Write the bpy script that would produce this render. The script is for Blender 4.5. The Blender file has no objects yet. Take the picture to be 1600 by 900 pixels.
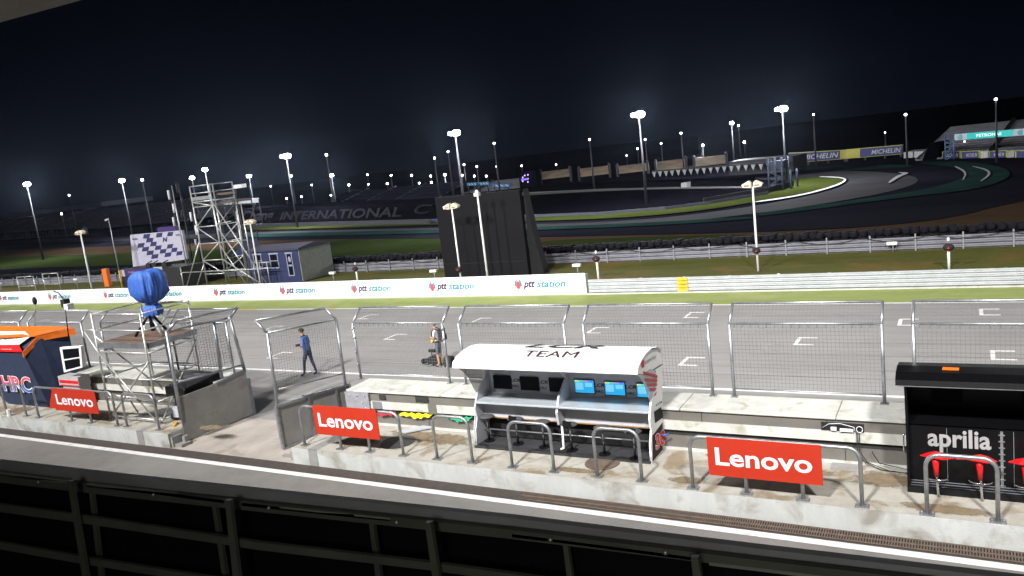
import bpy, bmesh, math, random
from mathutils import Vector, Matrix
random.seed(7)
SC = bpy.context.scene
COL = SC.collection
R_ = math.radians
# ------------------------------------------------------------------ camera
F, CX, CY, H = 1236.5, 800., 450., 6.85
pit, rol, yaw = R_(9.54), R_(6.86), R_(30.16)
fw = Vector((-math.sin(yaw)*math.cos(pit), math.cos(yaw)*math.cos(pit), -math.sin(pit)))
r0 = fw.cross(Vector((0, 0, 1))).normalized(); u0 = r0.cross(fw)
rt = r0*math.cos(rol)-u0*math.sin(rol); up = u0*math.cos(rol)+r0*math.sin(rol)
CP = Vector((0, 0, H))
cam = bpy.data.objects.new('camera', bpy.data.cameras.new('camera')); COL.objects.link(cam)
cam.matrix_world = Matrix(((rt.x, up.x, -fw.x, 0), (rt.y, up.y, -fw.y, 0), (rt.z, up.z, -fw.z, H), (0, 0, 0, 1)))
cam.data.sensor_width = 36; cam.data.lens = 36*F/1600
cam.data.clip_start = .05; cam.data.clip_end = 3000
SC.camera = cam
# ------------------------------------------------------------------ night sky
w = bpy.data.worlds.new('World'); SC.world = w; w.use_nodes = True
nt = w.node_tree; bg = nt.nodes['Background']
tc = nt.nodes.new('ShaderNodeTexCoord'); sx = nt.nodes.new('ShaderNodeSeparateXYZ'); cr = nt.nodes.new('ShaderNodeValToRGB')
nt.links.new(tc.outputs['Generated'], sx.inputs[0]); nt.links.new(sx.outputs['Z'], cr.inputs[0]); nt.links.new(cr.outputs[0], bg.inputs['Color'])
e = cr.color_ramp.elements
e[0].position = 0; e[0].color = (.0022, .003, .0065, 1)
e[1].position = .45; e[1].color = (.0002, .0004, .001, 1)
m_ = e.new(.12); m_.color = (.0006, .001, .0028, 1)
bg.inputs['Strength'].default_value = 1.0
# ------------------------------------------------------------------ floodlights of the circuit (on the roof line behind the pits)
def spot(x, y, z, tx, ty, power, size=62, blend=.7, radius=.35, col=(1, .985, .965)):
    l = bpy.data.lights.new('floodlight', 'SPOT'); l.energy = power; l.spot_size = R_(size); l.spot_blend = blend
    l.shadow_soft_size = radius; l.color = col
    o = bpy.data.objects.new('floodlight', l); COL.objects.link(o); o.location = (x, y, z)
    o.rotation_euler = (Vector((tx, ty, 0))-Vector((x, y, z))).to_track_quat('-Z', 'Y').to_euler()
    return o
for fx, ft, fp in ((-96, -88, 1.5), (-70, -62, 1.3), (-44, -38, 1.15), (-24, -19, 1.0), (-7, -7, .9), (12, 4, 1.0)):
    spot(fx, -12, 29, ft, 33, 112000*fp, size=60, blend=1., radius=1.3)
SC.view_settings.view_transform = 'Standard'; SC.view_settings.look = 'None'
SC.view_settings.exposure = 0; SC.view_settings.gamma = 1; SC.view_settings.use_curve_mapping = False
SC.render.engine = 'CYCLES'
SC.cycles.use_denoising = True
SC.cycles.max_bounces = 6; SC.cycles.diffuse_bounces = 3; SC.cycles.glossy_bounces = 3; SC.cycles.transparent_max_bounces = 12
SC.cycles.volume_bounces = 0; SC.cycles.sample_clamp_indirect = 6

# ------------------------------------------------------------------ pixel -> place
def ray(x, y): return fw*F+rt*(x-CX)-up*(y-CY)
def gz(x, y, z=0):
    d = ray(x, y); return CP+d*((z-H)/d.z)
def gy(x, y, Y):
    d = ray(x, y); return CP+d*(Y/d.y)
def gx(x, y, X):
    d = ray(x, y); return CP+d*(X/d.x)
V = Vector
# ------------------------------------------------------------------ materials
MATS = {}
def mat(name, col, rough=.6, metal=0., col2=None, scale=4., detail=6., bump=0., bscale=60., mix=(.35, .65), emit=None, es=1., alpha=1., spec=.5, stretch=None, col3=None, scale3=1., mix3=(.55, .62)):
    if name in MATS: return MATS[name]
    m = bpy.data.materials.new(name); m.use_nodes = True; n = m.node_tree.nodes; L = m.node_tree.links
    b = n['Principled BSDF']
    b.inputs['Base Color'].default_value = (*col, 1); b.inputs['Roughness'].default_value = rough; b.inputs['Metallic'].default_value = metal
    b.inputs['Specular IOR Level'].default_value = spec
    if alpha < 1: b.inputs['Alpha'].default_value = alpha
    if emit: b.inputs['Emission Color'].default_value = (*emit, 1); b.inputs['Emission Strength'].default_value = es
    geo = n.new('ShaderNodeNewGeometry'); src = geo.outputs['Position']
    if stretch:
        mp = n.new('ShaderNodeMapping'); mp.inputs['Scale'].default_value = stretch; L.new(src, mp.inputs[0]); src = mp.outputs[0]
    if col2 is None: col2 = tuple(c*.8 for c in col)
    t = n.new('ShaderNodeTexNoise'); t.inputs['Scale'].default_value = scale; t.inputs['Detail'].default_value = detail; t.inputs['Roughness'].default_value = .65
    L.new(src, t.inputs['Vector'])
    mr = n.new('ShaderNodeMapRange'); mr.inputs[1].default_value = mix[0]; mr.inputs[2].default_value = mix[1]; L.new(t.outputs[0], mr.inputs[0])
    mx = n.new('ShaderNodeMix'); mx.data_type = 'RGBA'; L.new(mr.outputs[0], mx.inputs[0]); mx.inputs[6].default_value = (*col, 1); mx.inputs[7].default_value = (*col2, 1)
    out = mx.outputs[2]
    if col3:
        t3 = n.new('ShaderNodeTexNoise'); t3.inputs['Scale'].default_value = scale3; t3.inputs['Detail'].default_value = 8; t3.inputs['Roughness'].default_value = .6
        t3.inputs['Distortion'].default_value = .6
        L.new(geo.outputs['Position'], t3.inputs['Vector'])
        m3 = n.new('ShaderNodeMapRange'); m3.inputs[1].default_value = mix3[0]; m3.inputs[2].default_value = mix3[1]; L.new(t3.outputs[0], m3.inputs[0])
        x3 = n.new('ShaderNodeMix'); x3.data_type = 'RGBA'; L.new(m3.outputs[0], x3.inputs[0]); L.new(out, x3.inputs[6]); x3.inputs[7].default_value = (*col3, 1); out = x3.outputs[2]
    L.new(out, b.inputs['Base Color'])
    if bump:
        tb = n.new('ShaderNodeTexNoise'); tb.inputs['Scale'].default_value = bscale; tb.inputs['Detail'].default_value = 4; L.new(geo.outputs['Position'], tb.inputs['Vector'])
        bp = n.new('ShaderNodeBump'); bp.inputs['Strength'].default_value = bump; bp.inputs['Distance'].default_value = .02
        L.new(tb.outputs[0], bp.inputs['Height']); L.new(bp.outputs[0], b.inputs['Normal'])
    MATS[name] = m; return m
M = dict(
 asphalt=mat('asphalt', (.2, .19, .18), .85, col2=(.165, .158, .15), scale=2.2, bump=.5, bscale=90, col3=(.22, .21, .2), scale3=.25, mix3=(.45, .65)),
 track=mat('track_asphalt', (.28, .272, .265), .85, col2=(.235, .228, .222), scale=1.1, bump=.5, bscale=70, stretch=(.15, 1.6, 1), col3=(.31, .3, .29), scale3=.2, mix3=(.45, .7)),
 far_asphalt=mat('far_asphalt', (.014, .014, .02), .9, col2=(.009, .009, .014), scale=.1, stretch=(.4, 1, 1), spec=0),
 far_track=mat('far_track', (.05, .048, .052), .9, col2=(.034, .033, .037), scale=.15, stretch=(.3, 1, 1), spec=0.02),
 dark_seam=mat('dark_seam', (.07, .055, .05), .9, col2=(.045, .036, .032), scale=6),
 concrete=mat('concrete', (.43, .415, .375), .85, col2=(.34, .315, .265), scale=2.5, bump=.35, bscale=40, col3=(.24, .19, .13), scale3=.85, mix3=(.54, .62)),
 kerb_concrete=mat('kerb_concrete', (.5, .515, .505), .85, col2=(.42, .43, .42), scale=1.5, stretch=(1.4, 1, .5), bump=.25, bscale=30, col3=(.27, .255, .22), scale3=1.4, mix3=(.5, .68)),
 ramp=mat('ramp_concrete', (.44, .4, .36), .9, col2=(.31, .275, .24), scale=.9, stretch=(1, .6, 1), bump=.3, bscale=40, col3=(.2, .15, .12), scale3=.5, mix3=(.58, .7)),
 wall_white=mat('wall_white', (.56, .56, .53), .85, col2=(.44, .44, .4), scale=2, stretch=(1, 1, .3), bump=.3, bscale=30, col3=(.3, .29, .22), scale3=2.2, mix3=(.54, .7)),
 wall_grey=mat('wall_grey', (.2, .19, .17), .5, col2=(.165, .155, .14), scale=1.5, metal=.25),
 dark_gap=mat('dark_gap', (.03, .03, .028), .9),
 galv=mat('galvanised_steel', (.45, .46, .48), .42, .75, col2=(.3, .31, .33), scale=7),
 galv_panel=mat('galvanised_panel', (.33, .325, .31), .55, .15, col2=(.27, .265, .255), scale=2.2, col3=(.2, .2, .19), scale3=3, mix3=(.58, .75)),
 wire=mat('mesh_wire', (.22, .22, .23), .55, .5),
 scaf=mat('scaffold_tube', (.6, .6, .58), .4, .6, col2=(.42, .42, .4), scale=9),
 white=mat('white_paint', (.8, .8, .8), .45, col2=(.74, .74, .73), scale=3),
 line=mat('line_paint', (.72, .72, .71), .75, col2=(.42, .41, .4), scale=4, detail=9, mix=(.48, .78)),
 worn=mat('worn_line_paint', (.36, .35, .34), .8, col2=(.2, .19, .19), scale=5),
 banner=mat('banner_vinyl', (.86, .86, .87), .5, col2=(.82, .82, .83), scale=2),
 armco=mat('armco_steel', (.58, .6, .61), .45, .3, col2=(.5, .52, .53), scale=3),
 armco_dark=mat('old_armco', (.3, .3, .34), .5, .3, col2=(.22, .22, .25), scale=2),
 yellow=mat('yellow_paint', (.8, .45, .02), .5),
 red=mat('red_vinyl', (.46, .034, .014), .6, spec=.2, col2=(.43, .031, .013), scale=2),
 logo_white=mat('logo_white', (.85, .85, .88), .5),
 lgrey=mat('light_grey_panel', (.47, .48, .52), .5, col2=(.42, .43, .47), scale=3),
 mgrey=mat('mid_grey_panel', (.2, .21, .23), .5),
 desk=mat('brushed_desk', (.5, .54, .58), .35, .3, col2=(.4, .44, .48), scale=5, stretch=(.3, 2, 1)),
 black=mat('black_panel', (.006, .006, .008), .45, spec=.3),
 matt_black=mat('matt_black', (.012, .012, .014), .8),
 rubber=mat('rubber_mat', (.02, .02, .023), .85, bump=.3, bscale=80, col2=(.035, .035, .038), scale=2),
 gloss_black=mat('gloss_black', (.004, .004, .005), .3, spec=.3),
 screen=mat('dark_screen', (.004, .005, .008), .5, spec=.1),
 wood=mat('ply_edge', (.3, .17, .06), .6),
 plank=mat('deck_plank', (.18, .11, .075), .75, col2=(.1, .065, .05), scale=3, stretch=(1, 8, 1)),
 navy=mat('navy_cover', (.018, .03, .075), .75, col2=(.012, .022, .055), scale=2, bump=.6, bscale=6),
 orange=mat('orange_paint', (.8, .17, .01), .5),
 blue_cloth=mat('blue_tarpaulin', (.05, .14, .5), .6, col2=(.03, .1, .4), scale=3, bump=.8, bscale=9),
 honda_red=mat('dull_red', (.5, .04, .04), .5),
 hrc_blue=mat('logo_blue', (.04, .14, .5), .5),
 cyan=mat('logo_cyan', (.01, .24, .36), .5),
 purple=mat('logo_purple', (.035, .012, .07), .5),
 logo_pink=mat('logo_red', (.75, .08, .1), .5),
 ap_grey=mat('silver_letter', (.36, .36, .37), .45),
 seat_red=mat('red_seat', (.75, .01, .015), .35),
 chrome=mat('chrome', (.7, .7, .7), .2, .9),
 grass=mat('grass', (.31, .36, .13), .95, col2=(.25, .3, .1), scale=1.3, stretch=(.25, 1, 1), bump=1, bscale=25, col3=(.36, .38, .18), scale3=.35, mix3=(.5, .72), spec=.1),
 grass2=mat('rough_grass', (.1, .105, .024), .95, col2=(.078, .08, .02), scale=.8, stretch=(.3, 1, 1), bump=1, bscale=20, col3=(.15, .1, .03), scale3=.35, mix3=(.5, .68), spec=.1),
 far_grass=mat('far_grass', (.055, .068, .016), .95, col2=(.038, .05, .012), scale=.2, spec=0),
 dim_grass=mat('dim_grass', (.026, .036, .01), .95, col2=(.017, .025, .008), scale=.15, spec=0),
 brown=mat('gravel_brown', (.06, .038, .024), .95, col2=(.042, .028, .018), scale=.2, spec=0),
 earth=mat('earth', (.009, .0095, .013), .95, col2=(.006, .0065, .009), scale=.05, spec=0),
 teal=mat('teal_paint', (.016, .042, .036), .9, col2=(.012, .024, .024), scale=.3, spec=0),
 darkwall=mat('dark_bank', (.004, .004, .006), .95, spec=0),
 bank_letter=mat('bank_letter', (.0065, .0065, .0085), .9, spec=.1),
 screen_cloth=mat('black_cloth', (.0105, .01, .0115), .9, spec=.1, col2=(.009, .0085, .0095), scale=.5),
 tyre=mat('tyre_rubber', (.008, .008, .011), .9, spec=.15, col2=(.05, .05, .055), scale=9, mix=(.62, .75)),
 cabin=mat('cabin_blue', (.016, .024, .09), .6, col2=(.012, .018, .07), scale=2),
 cabin_side=mat('cabin_grey', (.34, .37, .33), .7),
 cabin_trim=mat('cabin_trim', (.28, .3, .4), .6),
 skin=mat('skin', (.5, .27, .18), .55), hair=mat('dark_hair', (.02, .014, .01), .7),
 shirt=mat('blue_shirt', (.07, .15, .42), .85, col2=(.045, .1, .3), scale=9), trousers=mat('navy_trousers', (.03, .037, .085), .85, col2=(.015, .02, .05), scale=9),
 tshirt=mat('white_tshirt', (.7, .68, .66), .8), shorts=mat('grey_shorts', (.09, .11, .15), .8),
 belt=mat('yellow_bag', (.75, .5, .03), .6),
 flag_y=mat('yellow_cloth', (.8, .65, .01), .7), flag_g=mat('green_cloth', (.01, .35, .16), .7), flag_r=mat('red_cloth', (.5, .02, .03), .7),
 rust=mat('rusty_iron', (.16, .115, .085), .8, col2=(.1, .075, .06), scale=9),
 iron=mat('dark_iron', (.055, .055, .058), .7, col2=(.08, .08, .082), scale=5),
 rail_paint=mat('railing_paint', (.075, .08, .07), .6, col2=(.05, .055, .048), scale=5),
 fascia=mat('fascia_grey', (.22, .24, .275), .7, col2=(.16, .17, .18), scale=3),
 void=mat('tinted_panel', (.004, .004, .005), .6, spec=.1),
 canopy=mat('canopy_soffit', (.5, .47, .42), .8),
 cream=mat('cream_lamp', (.75, .66, .5), .5, emit=(1, .85, .6), es=.12),
 far_seat=mat('stand_seats', (.16, .16, .18), .8, col2=(.1, .1, .12), scale=.6),
 far_roof=mat('stand_roof', (.2, .21, .27), .7),
 beige=mat('stand_beige', (.34, .27, .19), .8, col2=(.2, .16, .12), scale=.4, stretch=(1, 1, 3)),
 grey_line=mat('service_road', (.14, .13, .12), .9),
 michelin_blue=mat('board_blue', (.02, .03, .13), .6), michelin_yellow=mat('board_yellow', (.4, .38, .06), .6),
 board_white=mat('board_white', (.42, .42, .42), .6),
 purple_box=mat('purple_wrap', (.05, .02, .13), .5), backdrop=mat('backdrop_white', (.42, .41, .5), .6), navy_print=mat('navy_print', (.02, .02, .1), .6),
 mast=mat('mast_grey', (.03, .031, .036), .6, .3),
 bluecont=mat('blue_hoarding', (.04, .06, .16), .6),
)
ACR = mat('smoked_acrylic', (.03, .03, .035), .1, alpha=.45)
ACW = mat('clear_acrylic', (.55, .56, .6), .15, alpha=.6)
LAMP = mat('lamp_lens', (1, 1, 1), .4, emit=(.93, .94, 1), es=60)
LAMPS = mat('small_lamp', (1, 1, 1), .4, emit=(.95, .93, 1), es=22)
RLAMP = mat('red_lamp', (.09, .006, .005), .35)
VLAMP = mat('violet_lamp', (.6, .3, 1), .4, emit=(.6, .4, 1), es=2)
def emis(name, c, s): return mat(name, c, .5, emit=c, es=s, col2=c)

# ------------------------------------------------------------------ mesh builder
class MB:
    def __init__(s): s.v = []; s.f = []; s.mi = []; s.cur = 0; s.smooth = set()
    def face(s, idx): s.f.append(idx); s.mi.append(s.cur)
    def quad(s, *p):
        i = len(s.v); s.v += [V(q) for q in p]; s.face(tuple(range(i, i+len(p)))); return s
    def box(s, a, b):
        a = V(a); b = V(b); c = (a+b)/2; h = (b-a)/2
        return s.obox(c, V((1, 0, 0)), V((0, 1, 0)), V((0, 0, 1)), h)
    def obox(s, c, x, y, z, h):
        i = len(s.v); c = V(c)
        for sz in (-1, 1):
            for sy, sx_ in ((-1, -1), (-1, 1), (1, 1), (1, -1)):
                s.v.append(c+x*h[0]*sx_+y*h[1]*sy+z*h[2]*sz)
        for q in ((0, 3, 2, 1), (4, 5, 6, 7), (0, 1, 5, 4), (1, 2, 6, 5), (2, 3, 7, 6), (3, 0, 4, 7)): s.face(tuple(i+k for k in q))
        return s
    def beam(s, p, q, w, h=None, upv=(0, 0, 1)):
        p = V(p); q = V(q); d = (q-p); l = d.length; d.normalize(); h = w if h is None else h
        x = d.cross(V(upv))
        if x.length < 1e-4: x = d.cross(V((1, 0, 0)))
        x.normalize(); z = x.cross(d)
        return s.obox((p+q)/2, x, d, z, (w/2, l/2, h/2))
    def tube(s, pts, r, n=8, cap=True, radii=None):
        pts = [V(p) for p in pts]; base = len(s.v); prev = None
        for k, p in enumerate(pts):
            if k == 0: d = pts[1]-p
            elif k == len(pts)-1: d = p-pts[k-1]
            else: d = (pts[k+1]-p).normalized()+(p-pts[k-1]).normalized()
            d.normalize()
            if prev is None:
                x = d.cross(V((0, 0, 1)))
                if x.length < 1e-3: x = d.cross(V((1, 0, 0)))
            else: x = prev-d*prev.dot(d)
            x.normalize(); prev = x; y = d.cross(x); rr = radii[k] if radii else r
            for j in range(n):
                a = 2*math.pi*j/n; s.v.append(p+x*math.cos(a)*rr+y*math.sin(a)*rr)
        for k in range(len(pts)-1):
            for j in range(n):
                a = base+k*n+j; b = base+k*n+(j+1) % n; s.smooth.add(len(s.f)); s.face((a, b, b+n, a+n))
        if cap:
            s.face(tuple(base+j for j in range(n-1, -1, -1))); s.face(tuple(base+(len(pts)-1)*n+j for j in range(n)))
        return s
    def prism(s, poly, off):
        i = len(s.v); n = len(poly); off = V(off); poly = [V(p) for p in poly]
        s.v += poly; s.v += [p+off for p in poly]
        s.face(tuple(range(i+n-1, i-1, -1))); s.face(tuple(range(i+n, i+2*n)))
        for k in range(n): s.face((i+k, i+(k+1) % n, i+n+(k+1) % n, i+n+k))
        return s
    def disc(s, c, r, h, n=24):
        c = V(c); return s.prism([c+V((math.cos(2*math.pi*k/n)*r, math.sin(2*math.pi*k/n)*r, 0)) for k in range(n)], (0, 0, h))
    def ball(s, c, r, nu=14, nv=9, sc=(1, 1, 1), fn=None):
        c = V(c); i = len(s.v)
        for a in range(nv+1):
            t = math.pi*a/nv
            for b in range(nu):
                p = 2*math.pi*b/nu; k = fn(t, p) if fn else 1
                s.v.append(c+V((math.sin(t)*math.cos(p)*r*sc[0]*k, math.sin(t)*math.sin(p)*r*sc[1]*k, math.cos(t)*r*sc[2]*k)))
        for a in range(nv):
            for b in range(nu):
                s.smooth.add(len(s.f)); s.face((i+a*nu+b, i+(a+1)*nu+b, i+(a+1)*nu+(b+1) % nu, i+a*nu+(b+1) % nu))
        return s

def tag(o, label=None, cat=None, group=None, kind=None):
    if label: o['label'] = label
    if cat: o['category'] = cat
    if group: o['group'] = group
    if kind: o['kind'] = kind
    return o
def wpos(o):
    p = V((0, 0, 0))
    while o: p += o.location; o = o.parent
    return p
def put(name, mb, m, parent=None, bevel=0, loc=None):
    base = wpos(parent) if parent else V((0, 0, 0))
    if loc is not None: base = V(loc)
    elif not parent and mb.v:
        xs = [v.x for v in mb.v]; ys = [v.y for v in mb.v]; zs = [v.z for v in mb.v]
        base = V(((min(xs)+max(xs))/2, (min(ys)+max(ys))/2, min(zs)))
    me = bpy.data.meshes.new(name); me.from_pydata([tuple(v-base) for v in mb.v], [], mb.f)
    for mm in (m if isinstance(m, (list, tuple)) else [m]): me.materials.append(mm)
    for k, p in enumerate(me.polygons):
        p.material_index = mb.mi[k]
        if k in mb.smooth: p.use_smooth = True
    bm = bmesh.new(); bm.from_mesh(me); bmesh.ops.recalc_face_normals(bm, faces=bm.faces)
    if bevel: bmesh.ops.bevel(bm, geom=bm.edges[:], offset=bevel, segments=1, affect='EDGES')
    bm.to_mesh(me); bm.free()
    o = bpy.data.objects.new(name, me); COL.objects.link(o)
    if parent: o.parent = parent
    else: o.location = base
    return o
def thing(name, label, cat, loc, group=None):
    o = bpy.data.objects.new(name, None); COL.objects.link(o); o.location = V(loc); o.empty_display_size = .2
    return tag(o, label, cat, group)
def struct(name, mb, m): return tag(put(name, mb, m), kind='structure')
def copy_tree(o, loc=None, parent=None, label=None):
    c = o.copy(); COL.objects.link(c); c.parent = parent
    if loc is not None: c.location = loc
    if label: c['label'] = label
    for ch in list(o.children): copy_tree(ch, None, c)
    return c
TX = {}
def txt_geo(s, bold, shear, ext):
    k = (s, bold, shear, ext)
    if k not in TX:
        c = bpy.data.curves.new('t', 'FONT'); c.body = s; c.size = 1; c.offset = bold; c.shear = shear; c.resolution_u = 3; c.extrude = ext
        o = bpy.data.objects.new('t', c); COL.objects.link(o); bpy.context.view_layer.update()
        me = bpy.data.meshes.new_from_object(o.evaluated_get(bpy.context.evaluated_depsgraph_get()))
        vs = [v.co.copy() for v in me.vertices]; fs = [tuple(p.vertices) for p in me.polygons]
        bpy.data.objects.remove(o); bpy.data.curves.remove(c); bpy.data.meshes.remove(me)
        x0 = min(v.x for v in vs); x1 = max(v.x for v in vs); y0 = min(v.y for v in vs); y1 = max(v.y for v in vs)
        TX[k] = (vs, fs, x0, x1, y0, y1)
    return TX[k]
def text(mb, s, o, xv, yv, lift=.006, bold=0., shear=0.):
    """letters filling the parallelogram o, o+xv, o+yv, standing lift proud of it"""
    vs, fs, x0, x1, y0, y1 = txt_geo(s, bold, shear, 0)
    o = V(o); xv = V(xv); yv = V(yv); n = xv.cross(yv).normalized(); i = len(mb.v)
    for v in vs: mb.v.append(o+xv*((v.x-x0)/(x1-x0))+yv*((v.y-y0)/(y1-y0))+n*lift)
    for f in fs: mb.face(tuple(i+k for k in f))
    return mb
def chaikin(ps, n=2):
    for _ in range(n):
        q = []
        for k in range(len(ps)):
            a, b = ps[k], ps[(k+1) % len(ps)]
            q += [(a[0]*.75+b[0]*.25, a[1]*.75+b[1]*.25), (a[0]*.25+b[0]*.75, a[1]*.25+b[1]*.75)]
        ps = q
    return ps
def strip(name, px, m, z, kind='structure'):
    px = chaikin(px)
    mb = MB(); mb.quad(*[V((p.x, p.y, z)) for p in [gz(*q) for q in px]])
    return tag(put(name, mb, m), kind=kind)
def sheet(name, x0, y0, x1, y1, m, z):
    mb = MB(); mb.quad((x0, y0, z), (x1, y0, z), (x1, y1, z), (x0, y1, z)); return struct(name, mb, m)

P = .41        # height of the pit wall pavement
# ================================================================== SETTING
sheet('ground', -1500, -400, 900, 1600, M['earth'], -.03)
sheet('pit_lane', -140, -4, 45, 13.2, M['asphalt'], 0)
sheet('race_track', -170, 13.2, 45, 30.72, M['track'], .001)
sheet('access_ramp', -19.1, 13.2, -14.46, 15.7, M['ramp'], .006)
sheet('lane_line', -140, 12.6, 45, 12.78, M['line'], .005)
sheet('tar_strip', -140, 12.8, 45, 13.19, M['dark_seam'], .005)
sheet('track_line', -170, 20.2, 45, 20.36, M['line'], .006)
sheet('track_edge_line', -170, 30.6, 45, 30.78, M['line'], .006)
sheet('grass_verge', -180, 30.74, 50, 33.5, M['grass'], .004)
sheet('rough_verge', -220, 33.5, 60, 44, M['grass2'], .002)
mb = MB(); mb.quad((-36.3, 30.62, .009), (-34.4, 30.62, .009), (-34.4, 30.78, .009), (-36.3, 30.78, .009))
mb.quad((-29.6, 30.62, .009), (-28.6, 30.62, .009), (-28.6, 30.78, .009), (-29.6, 30.78, .009)); struct('yellow_marking', mb, M['yellow'])
# grid boxes painted on the track
mb = MB(); mw = MB()
def bracket(b, x, y, s=1.):
    lw = .12
    b.quad((x, y, .007), (x+lw, y, .007), (x+lw, y+1.0*s, .007), (x, y+1.0*s, .007))
    for yy in (y, y+1.0*s-lw): b.quad((x+lw, yy, .007), (x+.62*s, yy, .007), (x+.62*s, yy+lw, .007), (x+lw, yy+lw, .007))
for bx, by in ((1240, 538), (1060, 570), (1068, 496), (916, 520), (1402, 508), (1548, 561), (600, 530), (418, 559), (735, 504), (410, 516), (560, 498), (240, 545), (50, 505), (270, 508), (1530, 492)):
    p = gz(bx, by); bracket(mb, p.x, p.y-.1, .95)
for bx, by in ((985, 520), (860, 535), (1180, 520), (1300, 512), (800, 498), (1190, 548), (700, 520)):
    p = gz(bx, by); bracket(mw, p.x, p.y, .8)
struct('grid_marking', mb, M['line']); struct('worn_grid_marking', mw, M['worn'])
mb = MB()
for k in range(26):   # repaired cracks and joints in the asphalt
    y = random.uniform(17, 30); x = random.uniform(-60, 3); l = random.uniform(4, 16); pts = []; yy = y
    for j in range(8):
        pts.append((x+l*j/7, yy)); yy += random.uniform(-.06, .06)
    wd = random.uniform(.015, .04)
    for j in range(7):
        a, b = pts[j], pts[j+1]; mb.quad((a[0], a[1], .004), (b[0], b[1], .004), (b[0], b[1]+wd, .004), (a[0], a[1]+wd, .004))
struct('asphalt_crack', mb, M['asphalt'])
rnd = random.Random(11); mb = MB()
for k in range(34):   # tyre marks leaving the grid boxes and running down the straight
    y = rnd.choice((18.2, 19.1, 22.4, 23.2, 25.6, 26.3, 28.6))+rnd.uniform(-.7, .7); x = rnd.uniform(-95, 6); l_ = rnd.uniform(5, 30); w_ = rnd.uniform(.05, .16); dr = rnd.uniform(-.02, .02); n = 10
    for j in range(n):
        xa_, xb_ = x+l_*j/n, x+l_*(j+1)/n; ya, yb = y+dr*l_*(j/n)**2, y+dr*l_*((j+1)/n)**2
        mb.quad((xa_, ya, .0045+k*.00003), (xb_, yb, .0045+k*.00003), (xb_, yb+w_, .0045+k*.00003), (xa_, ya+w_, .0045+k*.00003))
struct('tyre_mark', mb, mat('tyre_mark', (.2, .195, .19), .8, col2=(.27, .262, .255), scale=3, stretch=(.3, 3, 1), mix=(.4, .6)))
mb = MB()
for y in (17.9, 21.6, 25.2, 28.8): mb.quad((-150, y, .0035), (40, y, .0035), (40, y+.03, .0035), (-150, y+.03, .0035))
for x in (-52, -31.5): mb.quad((x, 13.3 if x > -14 and 0 else 16.2, .0032), (x+.03, 16.2, .0032), (x+.5, 30.6, .0032), (x+.47, 30.6, .0032))
struct('paving_seam', mb, mat('paving_seam', (.16, .155, .15), .9))
# pavements (concrete islands along the pit wall)
def pavement(x0, x1):
    mb = MB(); mb.cur = 0; mb.box((x0, 13.2, -.01), (x1, 15.09, P-.004)); struct('pavement_kerb', mb, M['kerb_concrete'])
    mb = MB(); mb.quad((x0+.01, 13.23, P), (x1-.01, 13.23, P), (x1-.01, 15.06, P), (x0+.01, 15.06, P)); struct('pavement', mb, M['concrete'])
pavement(-14.45, 45); pavement(-140, -19.12)
mb = MB()
for x in (-13.9, gy(221, 690, 13.2).x-.14):   # steel expansion channels across the kerb
    mb.box((x, 13.19, 0), (x+.28, 13.199, P-.006)); mb.quad((x, 13.19, P+.004), (x+.28, 13.19, P+.004), (x+.28, 15.0, P+.004), (x, 15.0, P+.004))
tag(put('kerb_joint', mb, M['galv_panel']), kind='structure')
mb = MB()   # slot drain, right half of the kerb foot
mb.quad((-7.9, 12.84, .008), (6, 12.84, .008), (6, 13.16, .008), (-7.9, 13.16, .008))
struct('drain_channel', mb, M['matt_black'])
mb = MB()
x = -7.9
while x < 6: mb.box((x, 12.85, .009), (x+.02, 13.15, .022)); x += .042
mb.box((-7.9, 12.98, .012), (6, 13.01, .026)); mb.box((-7.9, 12.84, .012), (6, 12.86, .027)); mb.box((-7.9, 13.14, .012), (6, 13.16, .027))
tag(put('drain_grate', mb, M['rust']), 'long rusty slot drain grating at the foot of the concrete kerb', 'drain grate')

# infield seen beyond the rear rail, outlined on the ground
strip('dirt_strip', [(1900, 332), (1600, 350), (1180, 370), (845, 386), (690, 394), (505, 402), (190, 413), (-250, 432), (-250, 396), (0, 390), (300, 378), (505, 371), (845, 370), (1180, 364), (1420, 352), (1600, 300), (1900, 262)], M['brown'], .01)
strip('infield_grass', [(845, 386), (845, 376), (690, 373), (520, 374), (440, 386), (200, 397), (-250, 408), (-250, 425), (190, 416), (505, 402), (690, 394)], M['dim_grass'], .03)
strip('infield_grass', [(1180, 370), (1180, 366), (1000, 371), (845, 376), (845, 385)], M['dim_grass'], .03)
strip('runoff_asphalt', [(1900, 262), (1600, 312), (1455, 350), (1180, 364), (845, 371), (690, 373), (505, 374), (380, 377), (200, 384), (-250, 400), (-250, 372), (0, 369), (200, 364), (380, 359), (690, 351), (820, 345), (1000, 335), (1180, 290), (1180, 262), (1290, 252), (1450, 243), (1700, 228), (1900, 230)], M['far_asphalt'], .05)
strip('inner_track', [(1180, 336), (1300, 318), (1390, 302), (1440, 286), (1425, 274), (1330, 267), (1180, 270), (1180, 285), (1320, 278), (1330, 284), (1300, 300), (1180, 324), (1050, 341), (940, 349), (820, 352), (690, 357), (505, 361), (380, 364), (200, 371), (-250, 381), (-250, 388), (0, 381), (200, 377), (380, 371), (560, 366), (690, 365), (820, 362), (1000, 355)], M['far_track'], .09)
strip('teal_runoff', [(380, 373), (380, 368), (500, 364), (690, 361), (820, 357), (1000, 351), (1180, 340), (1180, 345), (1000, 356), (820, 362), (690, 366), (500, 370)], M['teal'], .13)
strip('teal_runoff', [(1440, 300), (1500, 284), (1515, 272), (1490, 262), (1420, 256), (1500, 252), (1575, 264), (1580, 280), (1530, 298), (1400, 312), (1180, 342), (1180, 336), (1300, 320)], M['teal'], .13)
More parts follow.
